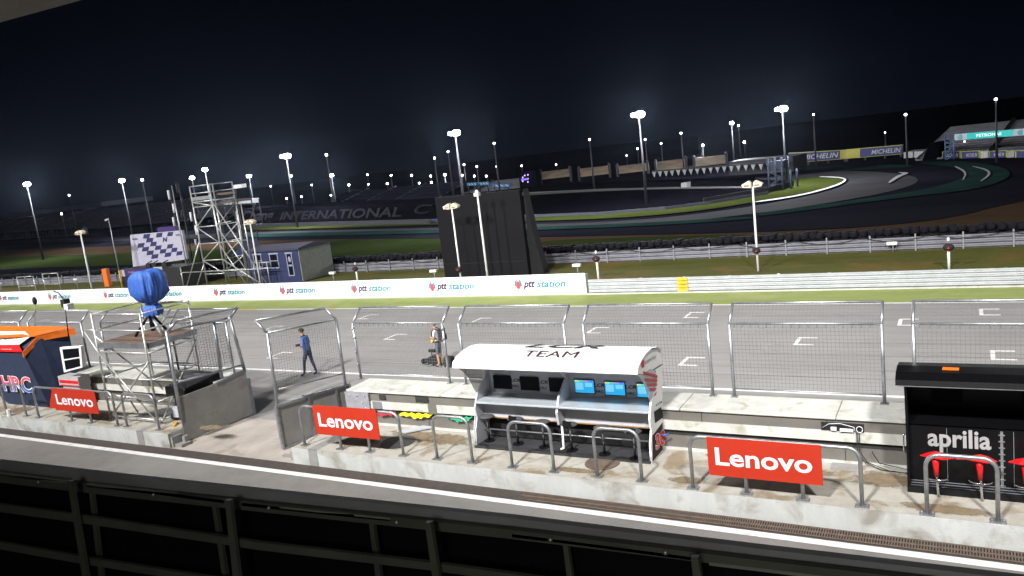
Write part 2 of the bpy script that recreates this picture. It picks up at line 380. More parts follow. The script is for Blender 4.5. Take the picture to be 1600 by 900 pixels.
strip('teal_runoff', [(1180, 275), (1180, 266), (1330, 260), (1420, 258), (1430, 264), (1320, 268)], M['teal'], .14)
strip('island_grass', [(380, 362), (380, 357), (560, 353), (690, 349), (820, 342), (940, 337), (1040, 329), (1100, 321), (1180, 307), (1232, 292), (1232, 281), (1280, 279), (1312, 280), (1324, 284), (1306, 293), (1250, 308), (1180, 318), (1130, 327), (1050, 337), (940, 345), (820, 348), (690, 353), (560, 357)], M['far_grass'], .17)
strip('curb_line', [(1180, 320), (1250, 310), (1306, 295), (1326, 284), (1314, 279), (1280, 278), (1280, 279.3), (1312, 280.5), (1322, 284), (1304, 293), (1250, 308), (1180, 318)], M['line'], .2)
strip('curb_line', [(1400, 272), (1418, 272), (1420, 274), (1406, 279), (1392, 289), (1386, 289), (1400, 278), (1412, 274)], M['worn'], .2)
strip('curb_line', [(1494, 262), (1512, 272), (1506, 284), (1503, 286), (1509, 273), (1490, 263)], M['worn'], .2)
strip('curb_line', [(1520, 262), (1545, 268), (1549, 276), (1534, 287), (1531, 287), (1545, 276), (1541, 269), (1518, 263)], M['worn'], .2)
strip('infield_grass', [(150, 366), (300, 361), (300, 352), (200, 356)], M['dim_grass'], .2)
strip('service_road', [(-150, 372), (0, 366), (180, 355), (300, 344), (300, 340), (170, 350), (0, 360), (-150, 366)], M['grey_line'], .22)
strip('service_road', [(700, 316), (960, 299), (1190, 297), (1190, 294), (960, 296), (700, 312)], M['grey_line'], .25)
strip('service_road', [(700, 300), (1000, 283), (1180, 282), (1400, 258), (1400, 254), (1180, 277), (1000, 280), (700, 296)], M['far_asphalt'], .25)
strip('dark_bank', [(820, 341), (940, 336), (1040, 328), (1100, 320), (1190, 303), (1190, 298), (960, 300), (820, 308)], M['darkwall'], .26)

# ================================================================== PIT WALL
def pit_wall(x0, x1, label):
    t = thing('pit_wall', label, 'pit wall', ((x0+x1)/2, 15.5, 0), 'concrete pit wall')
    mb = MB(); mb.box((x0, 15.15, 0), (x1, 15.9, 1.2)); put('wall_core', mb, M['dark_gap'], t)
    mb = MB(); xx = x0-.02; k = 0
    while xx < x1:   # coping cast in lengths
        mb.box((xx, 15.05, 1.262), (min(xx+3.0, x1+.02)-.012, 16.05, 1.32)); xx += 3.0
    put('coping', mb, M['wall_white'], t, bevel=.01)
    mb = MB(); mb.box((x0, 15.15, 1.2), (x1, 15.95, 1.261)); put('coping_shadow_gap', mb, M['dark_gap'], t)
    mb = MB(); mb.box((x0, 15.1, 1.04), (x1, 15.149, 1.245)); put('upper_panel', mb, M['wall_grey'], t)
    mb = MB(); mb.box((x0, 15.08, .83), (x1, 15.149, 1.035)); put('concrete_band', mb, M['wall_white'], t)
    mb = MB(); mb.box((x0, 15.1, .0), (x1, 15.149, .7)); put('lower_panel', mb, M['wall_grey'], t)
    mb = MB(); mb.box((x0, 15.04, .405), (x1, 15.099, .45)); put('base_strip', mb, M['wall_white'], t)
    mb = MB(); xx = x0+2.2
    while xx < x1: mb.box((xx, 15.092, 1.045), (xx+.012, 15.0995, 1.24)); mb.box((xx+.3, 15.092, .45), (xx+.312, 15.0995, .69)); xx += 2.4
    put('panel_joint', mb, M['dark_gap'], t)
    return t
WR = pit_wall(-14.1, 45, 'long pale concrete pit wall with grey panels behind the white and black team stands')
WL = pit_wall(-140, -18.95, 'pale concrete pit wall running off left behind the navy covered stand and scaffold')
mb = MB(); mb.box((-14.16, 15.03, .41), (-13.38, 15.079, 1.26)); put('end_plate', mb, mat('zinc_plate', (.3, .3, .33), .5), WR)
for x, z in ((-14.0, 1.18), (-13.75, 1.18), (-13.5, 1.18), (-13.8, 1.05), (-13.6, 1.0), (-13.5, .85), (-13.7, .75)):
    mb = MB(); mb.ball((x, 15.03, z), .028, 8, 5); put('bolt', mb, M['galv'], WR)
for x, z, wd, hh, mm in ((-13.05, 1.1, .2, .12, 'dark_gap'), (-11.9, 1.1, .38, .13, 'dark_gap'), (-13.3, .84, .3, .19, 'mgrey'), (-11.55, .8, .25, .25, 'wall_grey')):
    mb = MB(); mb.box((x, 15.068, z), (x+wd, 15.0785, z+hh)); put('recess', mb, M[mm], WR)
a = gy(1283, 659, 15.08); b = gy(1350, 675, 15.08)
mb = MB(); mb.box((a.x, 15.07, a.z-.16), (b.x, 15.089, a.z)); put('recess', mb, M['matt_black'], WR)
t = thing('socket_box', 'small white socket strip with looped white cable in the wall slot beside the black stand', 'socket box', ((a.x+b.x)/2, 15.06, a.z-.13))
mb = MB(); mb.box((a.x+.17, 15.03, a.z-.14), (a.x+.27, 15.069, a.z-.08)); mb.box((a.x+.33, 15.03, a.z-.15), (a.x+.56, 15.069, a.z-.1)); put('socket', mb, M['logo_white'], t)
mb = MB(); mb.tube([(a.x+.02, 15.04, a.z-.1), (a.x+.15, 15.0, a.z), (a.x+.35, 14.99, a.z+.02), (a.x+.58, 15.0, a.z-.04), (a.x+.6, 15.01, a.z-.15)], .006, 6)
mb.tube([(b.x-.07+.055*math.cos(k*.7), 15.03, a.z-.09+.06*math.sin(k*.7)) for k in range(10)], .007, 6); put('loop_cable', mb, M['logo_white'], t)
for dx, e1 in ((0, 1.2), (.04, .9), (.25, .7)):
    mb = MB(); mb.tube([(b.x-.12+dx, 15.04, a.z-.12 if dx < .2 else .7), (b.x-.12+dx, 15.02, .68), (b.x+dx, 14.98, .5), (b.x+.3+dx*3, 14.85, .42), (b.x+e1, 14.8, .42)], .009, 6)
    tag(put('cable', mb, M['matt_black']), {0: 'thin black cable hanging from the socket slot, longest one on the pavement', .04: 'thin black cable beside the longest one under the wall socket slot', .25: 'thin black cable leaving the dark wall gap towards the black stand'}[dx], 'cable')
def cloth(x0, x1, m, label, seed):
    rnd = random.Random(seed); mb = MB(); n = 22; rows = []; env = [max(.15, math.sin(math.pi*i/n)**.5*(.75+.25*math.sin(i*.55+seed)+.12*rnd.random())) for i in range(n+1)]
    for j in range(6):
        rows.append([V((x0+(x1-x0)*i/n+.02*rnd.random(), 15.11-.09*(j/5)-.03*rnd.random(), .775-.11*env[i]*j/5+.012*rnd.random()-.02*math.sin(i*1.3+seed))) for i in range(n+1)])
    for j in range(5):
        for i in range(n): mb.quad(rows[j][i], rows[j][i+1], rows[j+1][i+1], rows[j+1][i])
    tag(put('flag_cloth', mb, m), label, 'flag')
cloth(-12.45, -11.45, M['flag_y'], 'yellow flag cloth stuffed in the slot of the pit wall', 1)
cloth(-11.0, -10.3, M['flag_g'], 'green flag cloth lying in the slot of the pit wall by the white stand', 2)
cloth(-13.3, -12.6, M['flag_r'], 'red flag cloth in the pit wall slot behind the middle red board', 3)

# ================================================================== FENCES ON THE WALL
def mesh_wires(mb, o, xv, yv, sp=.075, r=.0021):
    o = V(o); xv = V(xv); yv = V(yv); n1 = max(1, int(xv.length/sp)); n2 = max(1, int(yv.length/sp)); nn = xv.cross(yv).normalized()
    for k in range(1, n1): p = o+xv*(k/n1); mb.beam(p, p+yv, r*2, r*2, nn)
    for k in range(1, n2): p = o+yv*(k/n2)+nn*.004; mb.beam(p, p+xv, r*2, r*2, nn)
def fence(x0, x1, label, clamps=False):
    x0 *= .9846; x1 *= .9846
    t = thing('mesh_fence', label, 'fence panel', ((x0+x1)/2, 15.93, 1.32), 'mesh fence panels on the pit wall')
    zk, zt, yk, yt, zb = 2.9, 3.24, 15.93, 16.33, 1.5
    for x in (x0, x1):
        mb = MB(); mb.tube([(x, yk, 1.32), (x, yk, zk)], .034, 8); mb.tube([(x, yk, zk-.01), (x, yt, zt)], .031, 8)
        mb.box((x-.07, yk-.07, 1.321), (x+.07, yk+.07, 1.335))
        if clamps:
            for z in (1.45, 1.75, 2.1, 2.5, 2.75): mb.ball((x, yk-.04, z), .03, 8, 5)
        put('post', mb, M['galv'], t)
    for nm, y, z in (('top_bar', yt, zt), ('knee_bar', yk, zk), ('bottom_bar', yk, zb)):
        mb = MB(); mb.tube([(x0, y, z), (x1, y, z)], .026 if nm != 'bottom_bar' else .018, 8); put(nm, mb, M['galv'], t)
    mb = MB(); mesh_wires(mb, (x0, yk, zb), (x1-x0, 0, 0), (0, 0, zk-zb)); mesh_wires(mb, (x0, yk, zk), (x1-x0, 0, 0), (0, yt-yk, zt-zk))
    for k in range(int((x1-x0)/.16)):   # clips along the knee bar
        mb.box((x0+.1+k*.16, yk-.035, zk-.08), (x0+.115+k*.16, yk-.028, zk))
    put('wire_mesh', mb, M['wire'], t)
fence(-14.55, -11.58, 'mesh fence panel right of the gate opening, in front of the man with a backpack', True)
fence(-11.08, -8.14, 'mesh fence panel behind the left half of the white team stand')
fence(-7.64, -4.74, 'mesh fence panel behind the right half of the white team stand')
fence(-4.28, -1.38, 'mesh fence panel above the wall between white and black team stands')
fence(-.84, 2.1, 'mesh fence panel rising behind the black team stand')
fence(2.5, 5.5, 'mesh fence panel at the far right edge beyond the black team stand')
fence(-25.9, -22.6, 'mesh fence panel behind the left side of the blue wrapped camera scaffold')
fence(-22.2, -19.6, 'mesh fence panel behind the deck of the blue wrapped camera scaffold')
fence(-30.3, -27.0, 'mesh fence panel behind the orange roofed navy stand')
fence(-34.3, -30.9, 'mesh fence panel at the left edge of the picture')

# ================================================================== GATES
def gate(label, xf, xb, y0, y1, lean, zt0, zt1, plate):
    """steel gate swung open towards the pit lane: free end (xf,y0), hinge end (xb,y1)"""
    t = thing('pit_gate', label, 'gate', ((xf+xb)/2, (y0+y1)/2, 0))
    a0 = V((xf, y0, .03)); a1 = V((xb, y1, .03)); b0 = V((xf, y0, zt0)); b1 = V((xb, y1, zt1)); d = (a1-a0).normalized(); n = V((d.y, -d.x, 0))*.03
    mb = MB(); mb.prism([a0, a1, b1, b0], n); put('steel_panel', mb, M['galv_panel'], t)
    if not plate:
        mb = MB()
        for p, q in ((a0, b0), (a1, b1), (b0, b1), (a0, a1), (a0.lerp(a1, .42), b0.lerp(b1, .42)), (a0.lerp(a1, .8), b0.lerp(b1, .8))):
            mb.beam(p+n*2, q+n*2, .07, .07)
        mb.beam(b0.lerp(b1, .36)+n*2+V((0, 0, .05)), b0.lerp(b1, .5)+n*2+V((0, 0, .05)), .12, .05)
        put('panel_frame', mb, M['galv'], t)
    else:
        mb = MB(); mb.beam(a1+d*.05, b1+d*.05+V((0, 0, -.2)), .08, .12); mb.beam(a0.lerp(a1, .55)+V((0, 0, zt0-.02)), b1+V((0, 0, .06)), .12, .08); put('end_post', mb, M['mgrey'], t)
    return t, a0, a1, b0, b1
G1, a0, a1, b0, b1 = gate('open grey steel gate with leaning mesh top, left of the middle red board', -15.53, -15.05, 13.87, 16.15, 0, 1.2, 1.08, False)
k0 = V((-15.53, 13.95, .84)); k1 = V((-15.05, 16.05, .72)); t0 = V((-15.27, 13.95, 3.12)); t1 = V((-14.83, 16.05, 2.97))
t0 = V((-15.42, 13.95, 3.12)); t1 = V((-15.0, 16.05, 2.97)); u0_ = V((-15.72, 13.9, 3.46)); u1_ = V((-15.3, 16.0, 3.3))
for p, q, u in ((k0, t0, u0_), (k1, t1, u1_)):
    mb = MB(); mb.tube([p, q], .04, 8); mb.tube([q-V((0, 0, .01)), u], .035, 8); mb.ball(p, .06, 8, 6); put('gate_post', mb, M['galv'], G1)
for p_, q_, r_ in ((u0_, u1_, .03), (t0, t1, .03), (k0+V((0, 0, .75)), k1+V((0, 0, .7)), .02)): mb = MB(); mb.tube([p_, q_], r_, 8); put('gate_bar', mb, M['galv'], G1)
mb = MB(); mesh_wires(mb, k0+V((0, 0, .75)), k1-k0, t0-k0-V((0, 0, .75))); mesh_wires(mb, t0, t1-t0, u0_-t0); put('wire_mesh', mb, M['wire'], G1)
G2, a0, a1, b0, b1 = gate('open plain steel gate plate with mesh top, right of the camera scaffold', -19.08, -18.86, 13.66, 15.95, 0, 1.3, 1.36, True)
k0 = V((-19.02, 13.63, .7)); k1 = V((-18.86, 15.95, 1.38)); t0 = V((-18.95, 13.66, 3.22)); t1 = V((-18.85, 15.65, 3.1)); u0_ = V((-18.75, 13.9, 3.46)); u1_ = V((-18.68, 15.95, 3.36))
for p, q, u in ((k0, t0, u0_), (k1, t1+V((0, .1, 0)), u1_)):
    mb = MB(); mb.tube([p, q], .05, 8); mb.tube([q-V((0, 0, .01)), u], .04, 8); put('gate_post', mb, M['galv'], G2)
for p_, q_, r_ in ((u0_, u1_, .03), (t0, t1, .03), ((-19.0, 13.6, 1.75), (-18.86, 15.9, 1.6), .03), ((-19.0, 15.2, 1.4), (-18.9, 15.2, 3.12), .05)): mb = MB(); mb.tube([p_, q_], r_, 8); put('gate_bar', mb, M['galv'], G2)
mb = MB(); mesh_wires(mb, (-18.98, 14.3, 1.75), (.1, 1.4, 0), (0, 0, 1.35), .09, .004); mesh_wires(mb, t0, t1-t0, u0_-t0); put('wire_mesh', mb, M['wire'], G2)
mb = MB(); mb.box((-19.1, 13.3, .02), (-18.75, 13.62, .09)); mb.box((-19.1, 13.25, .02), (-19.04, 13.6, .3)); mb.box((-18.95, 13.5, .02), (-18.85, 13.64, .25))
tag(put('gate_track', mb, M['galv_panel']), 'short steel channel piece on the ramp at the end of the left kerb', 'channel')
mb = MB(); mb.box((-14.7, 13.35, .01), (-14.47, 13.75, .2)); mb.box((-15.1, 13.45, .01), (-14.75, 13.55, .06))
tag(put('gate_stop', mb, M['galv_panel']), 'small grey steel stop block against the end of the right kerb', 'gate stop')

# ================================================================== HOOP RAILS AND RED BOARDS
def hoop(x0, x1, y, label, mids=(), zt=1.43, cap=False):
    t = thing('hoop_rail', label, 'hoop rail', ((x0+x1)/2, y, P), 'tubular hoop rails along the kerb')
    r = .2; pts = [V((x0, y, P)), V((x0, y, zt-r))]
    for k in range(1, 7): a = math.pi/2*k/6; pts.append(V((x0+r-r*math.cos(a), y, zt-r+r*math.sin(a))))
    for k in range(0, 7): a = math.pi/2*k/6; pts.append(V((x1-r+r*math.sin(a), y, zt-r+r*math.cos(a))))
    pts.append(V((x1, y, P)))
    mb = MB(); mb.tube(pts, .034, 10); put('bent_tube', mb, M['galv'], t)
    for x in mids: mb = MB(); mb.tube([(x, y+.02, P), (x, y+.02, zt-.05)], .034, 10); put('support_tube', mb, M['galv'], t)
    for x in (x0, x1, *mids):
        mb = MB(); mb.box((x-.11, y-.075, P+.003), (x+.11, y+.075, P+.016))
        for sx in (-.08, .08):
            for sy in (-.05, .05): mb.disc((x+sx, y+sy, P+.016), .014, .018, 6)
        put('base_plate', mb, M['galv'], t)
    return t
hoop(-4.41, -1.54, 13.33, 'wide tubular rail carrying the right red board', (-3.44, -2.48))
hoop(-.58, .39, 13.3, 'tubular hoop rail in front of the red bicycle-like seats')
hoop(-6.36, -5.43, 13.4, 'tubular hoop rail by the rusty manhole, before the right end of the white stand')
hoop(-8.29, -7.31, 13.4, 'tubular hoop rail in front of the middle of the white stand')
hoop(-10.22, -9.29, 13.42, 'tubular hoop rail just left of the white stand')
hoop(-14.2, -11.16, 13.42, 'wide tubular rail carrying the middle red board', (-13.04, -12.15))
hoop(-25.65, -21.6, 13.4, 'wide tubular rail carrying the left red board beside the scaffold', (-23.9, -22.9))
hoop(-27.5, -26.35, 13.4, 'tubular hoop rail in front of the navy cover with the red and blue logo')
hoop(-21.2, -19.75, 13.42, 'tubular hoop rail in front of the black cases under the scaffold')
def board(x0, x1, z0, z1, y, label, s='Lenovo', tab=False):
    t = thing('red_board', label, 'advertising board', ((x0+x1)/2, y, z0), 'red sponsor boards on the rails')
    mb = MB(); mb.box((x0, y, z0), (x1, y+.02, z1)); put('board_panel', mb, M['red'], t)
    w_ = x1-x0; h_ = z1-z0; mb = MB(); text(mb, s, (x0+w_*.07, y, z0+h_*.28), (w_*.85, 0, 0), (0, 0, h_*.47), .004, bold=.02); put('lettering', mb, M['logo_white'], t)
    if tab: mb = MB(); mb.prism([(x0-.38, y+.03, z0+.02), (x0+.02, y+.03, z0+.05), (x0+.02, y+.03, z1-.05), (x0-.1, y+.03, z1-.2)], (0, .01, 0)); put('loose_flap', mb, M['red'], t)
board(-4.07, -2.13, .74, 1.46, 13.26, 'large red board with white lettering between the white and the black stands')
board(-13.68, -11.72, .77, 1.5, 13.35, 'red board with white lettering beside the open mesh gate')
board(-24.5, -22.3, .75, 1.46, 13.33, 'red board with white lettering between navy stand and scaffold, leftmost of three', tab=True)

# ---- things lying on the pavement
p = gz(941, 724, P); mb = MB(); mb.disc((p.x, p.y, P+.003), .36, .012, 28); tag(put('manhole_cover', mb, M['rust']), 'round rusty brown manhole cover in front of the white stand', 'manhole cover')
p = gz(622, 691, P); mb = MB(); mb.disc((p.x, p.y, P+.003), .42, .014, 28); tag(put('manhole_cover', mb, M['iron']), 'round dark grey manhole cover on the pavement right of the middle red board', 'manhole cover')
p = gz(1322, 730, P); mb = MB(); mb.box((p.x-.26, p.y-.16, P+.002), (p.x+.26, p.y+.16, P+.01)); tag(put('floor_plate', mb, M['galv_panel']), 'small grey steel plate in the pavement under the pit wall cable slot', 'floor plate')
p = gz(655, 673, P); mb = MB(); mb.prism([(p.x-.5, p.y-.25, P+.03), (p.x-.2, p.y-.32, P+.03), (p.x+.45, p.y+.3, P+.03), (p.x+.1, p.y+.33, P+.03)], (0, 0, .03)); tag(put('loose_plate', mb, M['lgrey']), 'loose pale metal plate lying against the wall foot near the yellow cloth', 'plate')
p = gz(21, 648, P); mb = MB(); mb.disc((p.x, p.y-.12, P+.003), .07, .22, 14); tag(put('paper_cup', mb, M['logo_white']), 'small white tub standing at the foot of the leftmost hoop rail', 'tub')
def stain(cx, cy, rx, ry, seed):
    rnd = random.Random(seed); mb = MB(); p = gz(cx, cy, P); n = 26
    mb.quad(*[V((p.x+rx*math.cos(2*math.pi*k/n)*(.75+.5*rnd.random()), min(15.0, max(13.3, p.y+ry*math.sin(2*math.pi*k/n)*(.75+.5*rnd.random()))), P+.0015+seed*.0004)) for k in range(n)]); return mb
DS = mat('damp_stain', (.26, .2, .125), .75, col2=(.17, .13, .08), scale=5)
nn_ = DS.node_tree.nodes; ll_ = DS.node_tree.links
g_ = nn_.new('ShaderNodeTexCoord'); v1 = nn_.new('ShaderNodeVectorMath'); v1.operation = 'SUBTRACT'; v1.inputs[1].default_value = (.5, .5, 0); ll_.new(g_.outputs['Generated'], v1.inputs[0])
v2 = nn_.new('ShaderNodeVectorMath'); v2.operation = 'MULTIPLY'; v2.inputs[1].default_value = (2, 2, 0); ll_.new(v1.outputs[0], v2.inputs[0])
v3 = nn_.new('ShaderNodeVectorMath'); v3.operation = 'LENGTH'; ll_.new(v2.outputs[0], v3.inputs[0])
ge = nn_.new('ShaderNodeNewGeometry'); no = nn_.new('ShaderNodeTexNoise'); no.inputs['Scale'].default_value = 5; no.inputs['Detail'].default_value = 8; no.inputs['Roughness'].default_value = .7; ll_.new(ge.outputs['Position'], no.inputs['Vector'])
ad = nn_.new('ShaderNodeMath'); ad.operation = 'MULTIPLY_ADD'; ad.inputs[1].default_value = 1.5; ll_.new(no.outputs[0], ad.inputs[0]); ll_.new(v3.outputs['Value'], ad.inputs[2])
mr_ = nn_.new('ShaderNodeMapRange'); mr_.inputs[1].default_value = 1.2; mr_.inputs[2].default_value = 1.5; mr_.inputs[3].default_value = .85; mr_.inputs[4].default_value = 0; ll_.new(ad.outputs[0], mr_.inputs[0]); ll_.new(mr_.outputs[0], nn_['Principled BSDF'].inputs['Alpha'])
for k, (cx, cy, rx, ry) in enumerate(((660, 680, 1.1, .5), (705, 684, .8, .5), (1380, 745, .7, .5), (1480, 800, .9, .3), (742, 722, .25, .12), (560, 690, .7, .4), (1240, 735, .9, .3), (1130, 705, .6, .4), (1070, 750, .5, .2), (330, 668, .6, .3), (900, 735, .7, .15), (30, 640, .8, .4))):
    tag(put('damp_patch', stain(cx, cy, rx, ry, k), DS), kind='structure')

# ================================================================== WHITE TEAM STAND
XL, XR = -9.73, -5.53; XM = (XL+XR)/2
T = thing('team_stand', 'white canopied team stand with monitors, desk and lettering on its curved roof', 'pit wall stand', (XM, 14.7, P))
roof = [(13.82, 2.44), (13.86, 2.53), (14.05, 2.62), (14.35, 2.68), (14.7, 2.69), (15.05, 2.62), (15.25, 2.5), (15.36, 2.3)]
def side(x, th, m, pts, name): mb = MB(); mb.prism([(x, y, z) for y, z in pts], (th, 0, 0)); return put(name, mb, m, T)
mb = MB(); n = len(roof)
for k in range(n-1):
    (ya, za), (yb, zb) = roof[k], roof[k+1]; mb.smooth.add(len(mb.f)); mb.quad((XL-.05, ya, za), (XR+.05, ya, za), (XR+.05, yb, zb), (XL-.05, yb, zb))
    mb.smooth.add(len(mb.f)); mb.quad((XL-.05, ya, za-.035), (XR+.05, ya, za-.035), (XR+.05, yb, zb-.035), (XL-.05, yb, zb-.035))
mb.quad((XL-.05, 13.82, 2.44), (XR+.05, 13.82, 2.44), (XR+.05, 13.82, 2.405), (XL-.05, 13.82, 2.405))
RO = put('curved_roof', mb, M['white'], T)
solid_top = [(15.0, 2.1), (14.6, 2.28), (14.2, 2.3), (13.84, 2.42), (13.86, 2.5), (14.05, 2.58), (14.35, 2.64), (14.7, 2.65), (15.05, 2.58), (15.25, 2.46), (15.34, 2.28)]
prof = [(14.25, P), (14.95, P), (15.3, 1.9), (15.34, 2.28)]+solid_top[::-1][1:][:-1]+[(15.0, 2.12), (14.98, 1.9), (14.78, 1.75), (14.55, 1.6), (14.38, 1.3), (14.42, 1.05), (14.3, .8)]
lobe = [(13.9, 2.4), (14.2, 2.3), (14.6, 2.28), (15.0, 2.1), (14.98, 1.9), (14.78, 1.75), (14.55, 1.6), (14.45, 1.75), (14.3, 2.05), (14.1, 2.25)]
for x, m1, nm in ((XL, M['lgrey'], 'side_panel'), (XR-.04, M['white'], 'side_panel')): side(x, .04, m1, prof, nm)
side(XM-.03, .05, M['lgrey'], [(14.42, 1.02), (15.05, 1.02), (15.3, 1.9), (15.34, 2.28)]+[(15.0, 2.55), (14.7, 2.6), (14.55, 2.3), (14.98, 1.9), (14.78, 1.75), (14.55, 1.6), (14.38, 1.3)], 'divider_panel')
LL = side(XL+.01, .015, ACR, lobe, 'smoked_side'); LR = side(XR-.03, .02, ACW, lobe, 'clear_side')
side(XR, .004, M['matt_black'], [(14.3, P+.02), (14.93, P+.02), (15.07, .98), (14.42, .93)], 'black_skirt')
side(XR-.002, .012, M['white'], [(14.22, P), (14.27, P), (14.34, .8), (14.44, 1.05), (14.4, 1.3), (14.34, 1.3), (14.38, 1.05), (14.27, .8)], 'front_edge')
side(XL-.012, .012, M['white'], [(14.22, P), (14.27, P), (14.34, .8), (14.44, 1.05), (14.38, 1.1), (14.27, .8)], 'front_edge')
mb = MB(); mb.box((XL, 14.2, P+.001), (XR, 14.98, P+.045)); put('base_floor', mb, M['rubber'], T)
mb = MB(); mb.box((XL+.04, 14.9, P+.05), (XR-.04, 14.94, 1.0)); put('lower_back', mb, M['matt_black'], T)
mb = MB(); mb.box((XL+.04, 14.72, .99), (XR-.04, 14.77, 1.4)); put('apron_panel', mb, M['lgrey'], T)
mb = MB(); mb.box((XL+.04, 14.705, .965), (XR-.04, 14.78, .99)); put('wooden_edge', mb, M['wood'], T)
mb = MB(); mb.box((XL+.04, 14.38, 1.4), (XR-.04, 15.1, 1.445)); put('desk', mb, M['desk'], T, bevel=.008)
mb = MB(); mb.box((XL+.04, 15.1, 1.45), (XR-.04, 15.14, 2.0)); MB_ = put('monitor_board', mb, M['lgrey'], T)
mb = MB(); mb.box((XL+.04, 15.1, 2.0), (XR-.04, 15.15, 2.03)); mb.box((XL+.6, 15.1, 2.03), (XL+.66, 15.14, 2.3)); mb.box((XM+.3, 15.1, 2.03), (XM+.36, 15.14, 2.3)); put('board_rail', mb, M['black'], T)
def sub(name, mbx, m, par): return put(name, mbx, m, par)
SB = emis('screen_blue', (.02, .42, .8), .8); SB2 = emis('screen_pale', (.2, .62, .85), .8)
for k, (x0, x1, y0, y1, lit) in enumerate(((770, 797, 586, 606, 0), (812, 839, 588, 608, 0), (857, 882, 590, 611, 0), (897, 927, 592, 613, 1), (944, 976, 595, 616, 1), (994, 1024, 598, 619, 1))):
    pa = gy(x0, y0, 15.09); pb = gy(x1, y0+2, 15.09); za = pa.z; zb = za-.32; wd = .48
    o = MB(); o.box((pa.x, 15.07, zb), (pa.x+wd, 15.099, za)); mo = put('monitor', o, M['black'], T)
    o = MB(); o.box((pa.x+.015, 15.065, zb+.02), (pa.x+wd-.015, 15.069, za-.015)); put('display', o, SB if lit else M['screen'], mo)
    if lit:
        o = MB(); o.box((pa.x+.04, 15.06, zb+.09), (pa.x+wd*.45, 15.064, za-.07)); o.box((pa.x+wd*.55, 15.06, zb+.16), (pa.x+wd-.05, 15.064, za-.07)); put('picture_block', o, SB2, mo)
        for q, cc in enumerate(((.9, .85, .1), (.1, .8, .2), (.9, .1, .5), (.1, .2, .9))):
            o = MB(); o.box((pa.x+.02+q*.11, 15.06, za-.045), (pa.x+.12+q*.11, 15.064, za-.02)); put('colour_bar', o, emis('bar%d' % q, cc, .8), mo)
lo = MB()
for xx, yy in ((805, 596), (848, 599), (936, 604), (985, 607)):
    pa = gy(xx, yy, 15.09); text(lo, 'LCR', (pa.x-.13, 15.098, pa.z-.01), (.26, 0, 0), (0, 0, .08), .003, bold=.03, shear=.3); text(lo, 'HRC', (pa.x-.08, 15.098, pa.z-.14), (.17, 0, 0), (0, 0, .06), .003, bold=.02)
put('board_logos', lo, M['black'], T)
mb = MB(); mb.tube([(XL+.05, 14.62, .72), (XR-.05, 14.62, .72)], .018, 8); put('foot_rail', mb, M['galv'], T)
mb = MB(); mb.tube([(XM+.06, 14.45, 1.0), (XM+.06, 14.42, .5), (XM, 14.38, .48)], .028, 8); put('white_pipe', mb, M['white'], T)
# roof lettering
lr = MB(); pA = gz(823, 550, 2.66); pB = gz(905, 553, 2.66)
text(lr, 'TEAM', (pA.x, 14.08, 2.632), (pB.x-pA.x, 0, 0), (0, .26, .056), .007, bold=.0)
put('roof_lettering', lr, mat('dark_red_letter', (.06, .03, .03), .5), T)
lr = MB(); pA = gz(812, 546, 2.69); pB = gz(935, 546, 2.69); text(lr, 'LCR', (pA.x, 14.56, 2.692), (pB.x-pA.x, 0, 0), (0, .42, -.045), .014, bold=.03, shear=.3); put('roof_lettering', lr, M['black'], T)
# end decals (on the right side wall)
def gxr(x, y): q = gx(x, y, XR+.006); return q
def decal(pts, m, name, par=T): mb = MB(); mb.prism([gxr(*q) for q in pts], (.004, 0, 0)); return put(name, mb, m, par)
O = lambda x, y: (900+x/4.5, 540+y/4.5)
for pts in (((470, 180), (572, 208), (572, 228), (478, 200)), ((484, 230), (572, 235), (571, 254), (492, 252)), ((498, 268), (570, 264), (568, 284), (505, 288)), ((512, 300), (566, 295), (560, 315), (520, 320)), ((545, 352), (566, 322), (562, 345), (540, 358))):
    decal([O(*q) for q in pts], M['honda_red'], 'wing_stripe')
decal([O(*q) for q in ((458, 110), (470, 98), (480, 105), (480, 148), (466, 158), (458, 145))], M['honda_red'], 'round_logo')
lt = MB()
def textpx(mb, s, o, r, u, X, bold=0., shear=0., lift=.004):
    a = gx(*o, X); b = gx(*r, X); c = gx(*u, X); text(mb, s, a, b-a, c-a, lift, bold, shear)
textpx(lt, 'IDEMITSU', O(486, 132), O(560, 88), O(484, 112), XR+.006, .0)
textpx(lt, 'LCR', O(558, 428), O(605, 402), O(560, 412), XR+.006, .03, .2); put('side_lettering', lt, M['black'], T)
decal([O(*q) for q in ((548, 465), (604, 428), (610, 505), (556, 545))], M['matt_black'], 'side_window')
decal([O(*q) for q in ((540, 170), (608, 128), (608, 134), (540, 176))], M['matt_black'], 'side_line')
lt = MB(); textpx(lt, '30', O(563, 738), O(626, 688), O(558, 630), XR+.008, .035); put('start_number', lt, M['seat_red'], T)
lt = MB(); textpx(lt, '30', O(560, 742), O(629, 689), O(555, 626), XR+.004, .07); put('number_outline', lt, M['logo_white'], T)
mb = MB(); mb.tube([(XR+.02, 14.9, .75), (XR+.16, 14.95, .78)], .02, 6); put('socket_plug', mb, M['hrc_blue'], T)
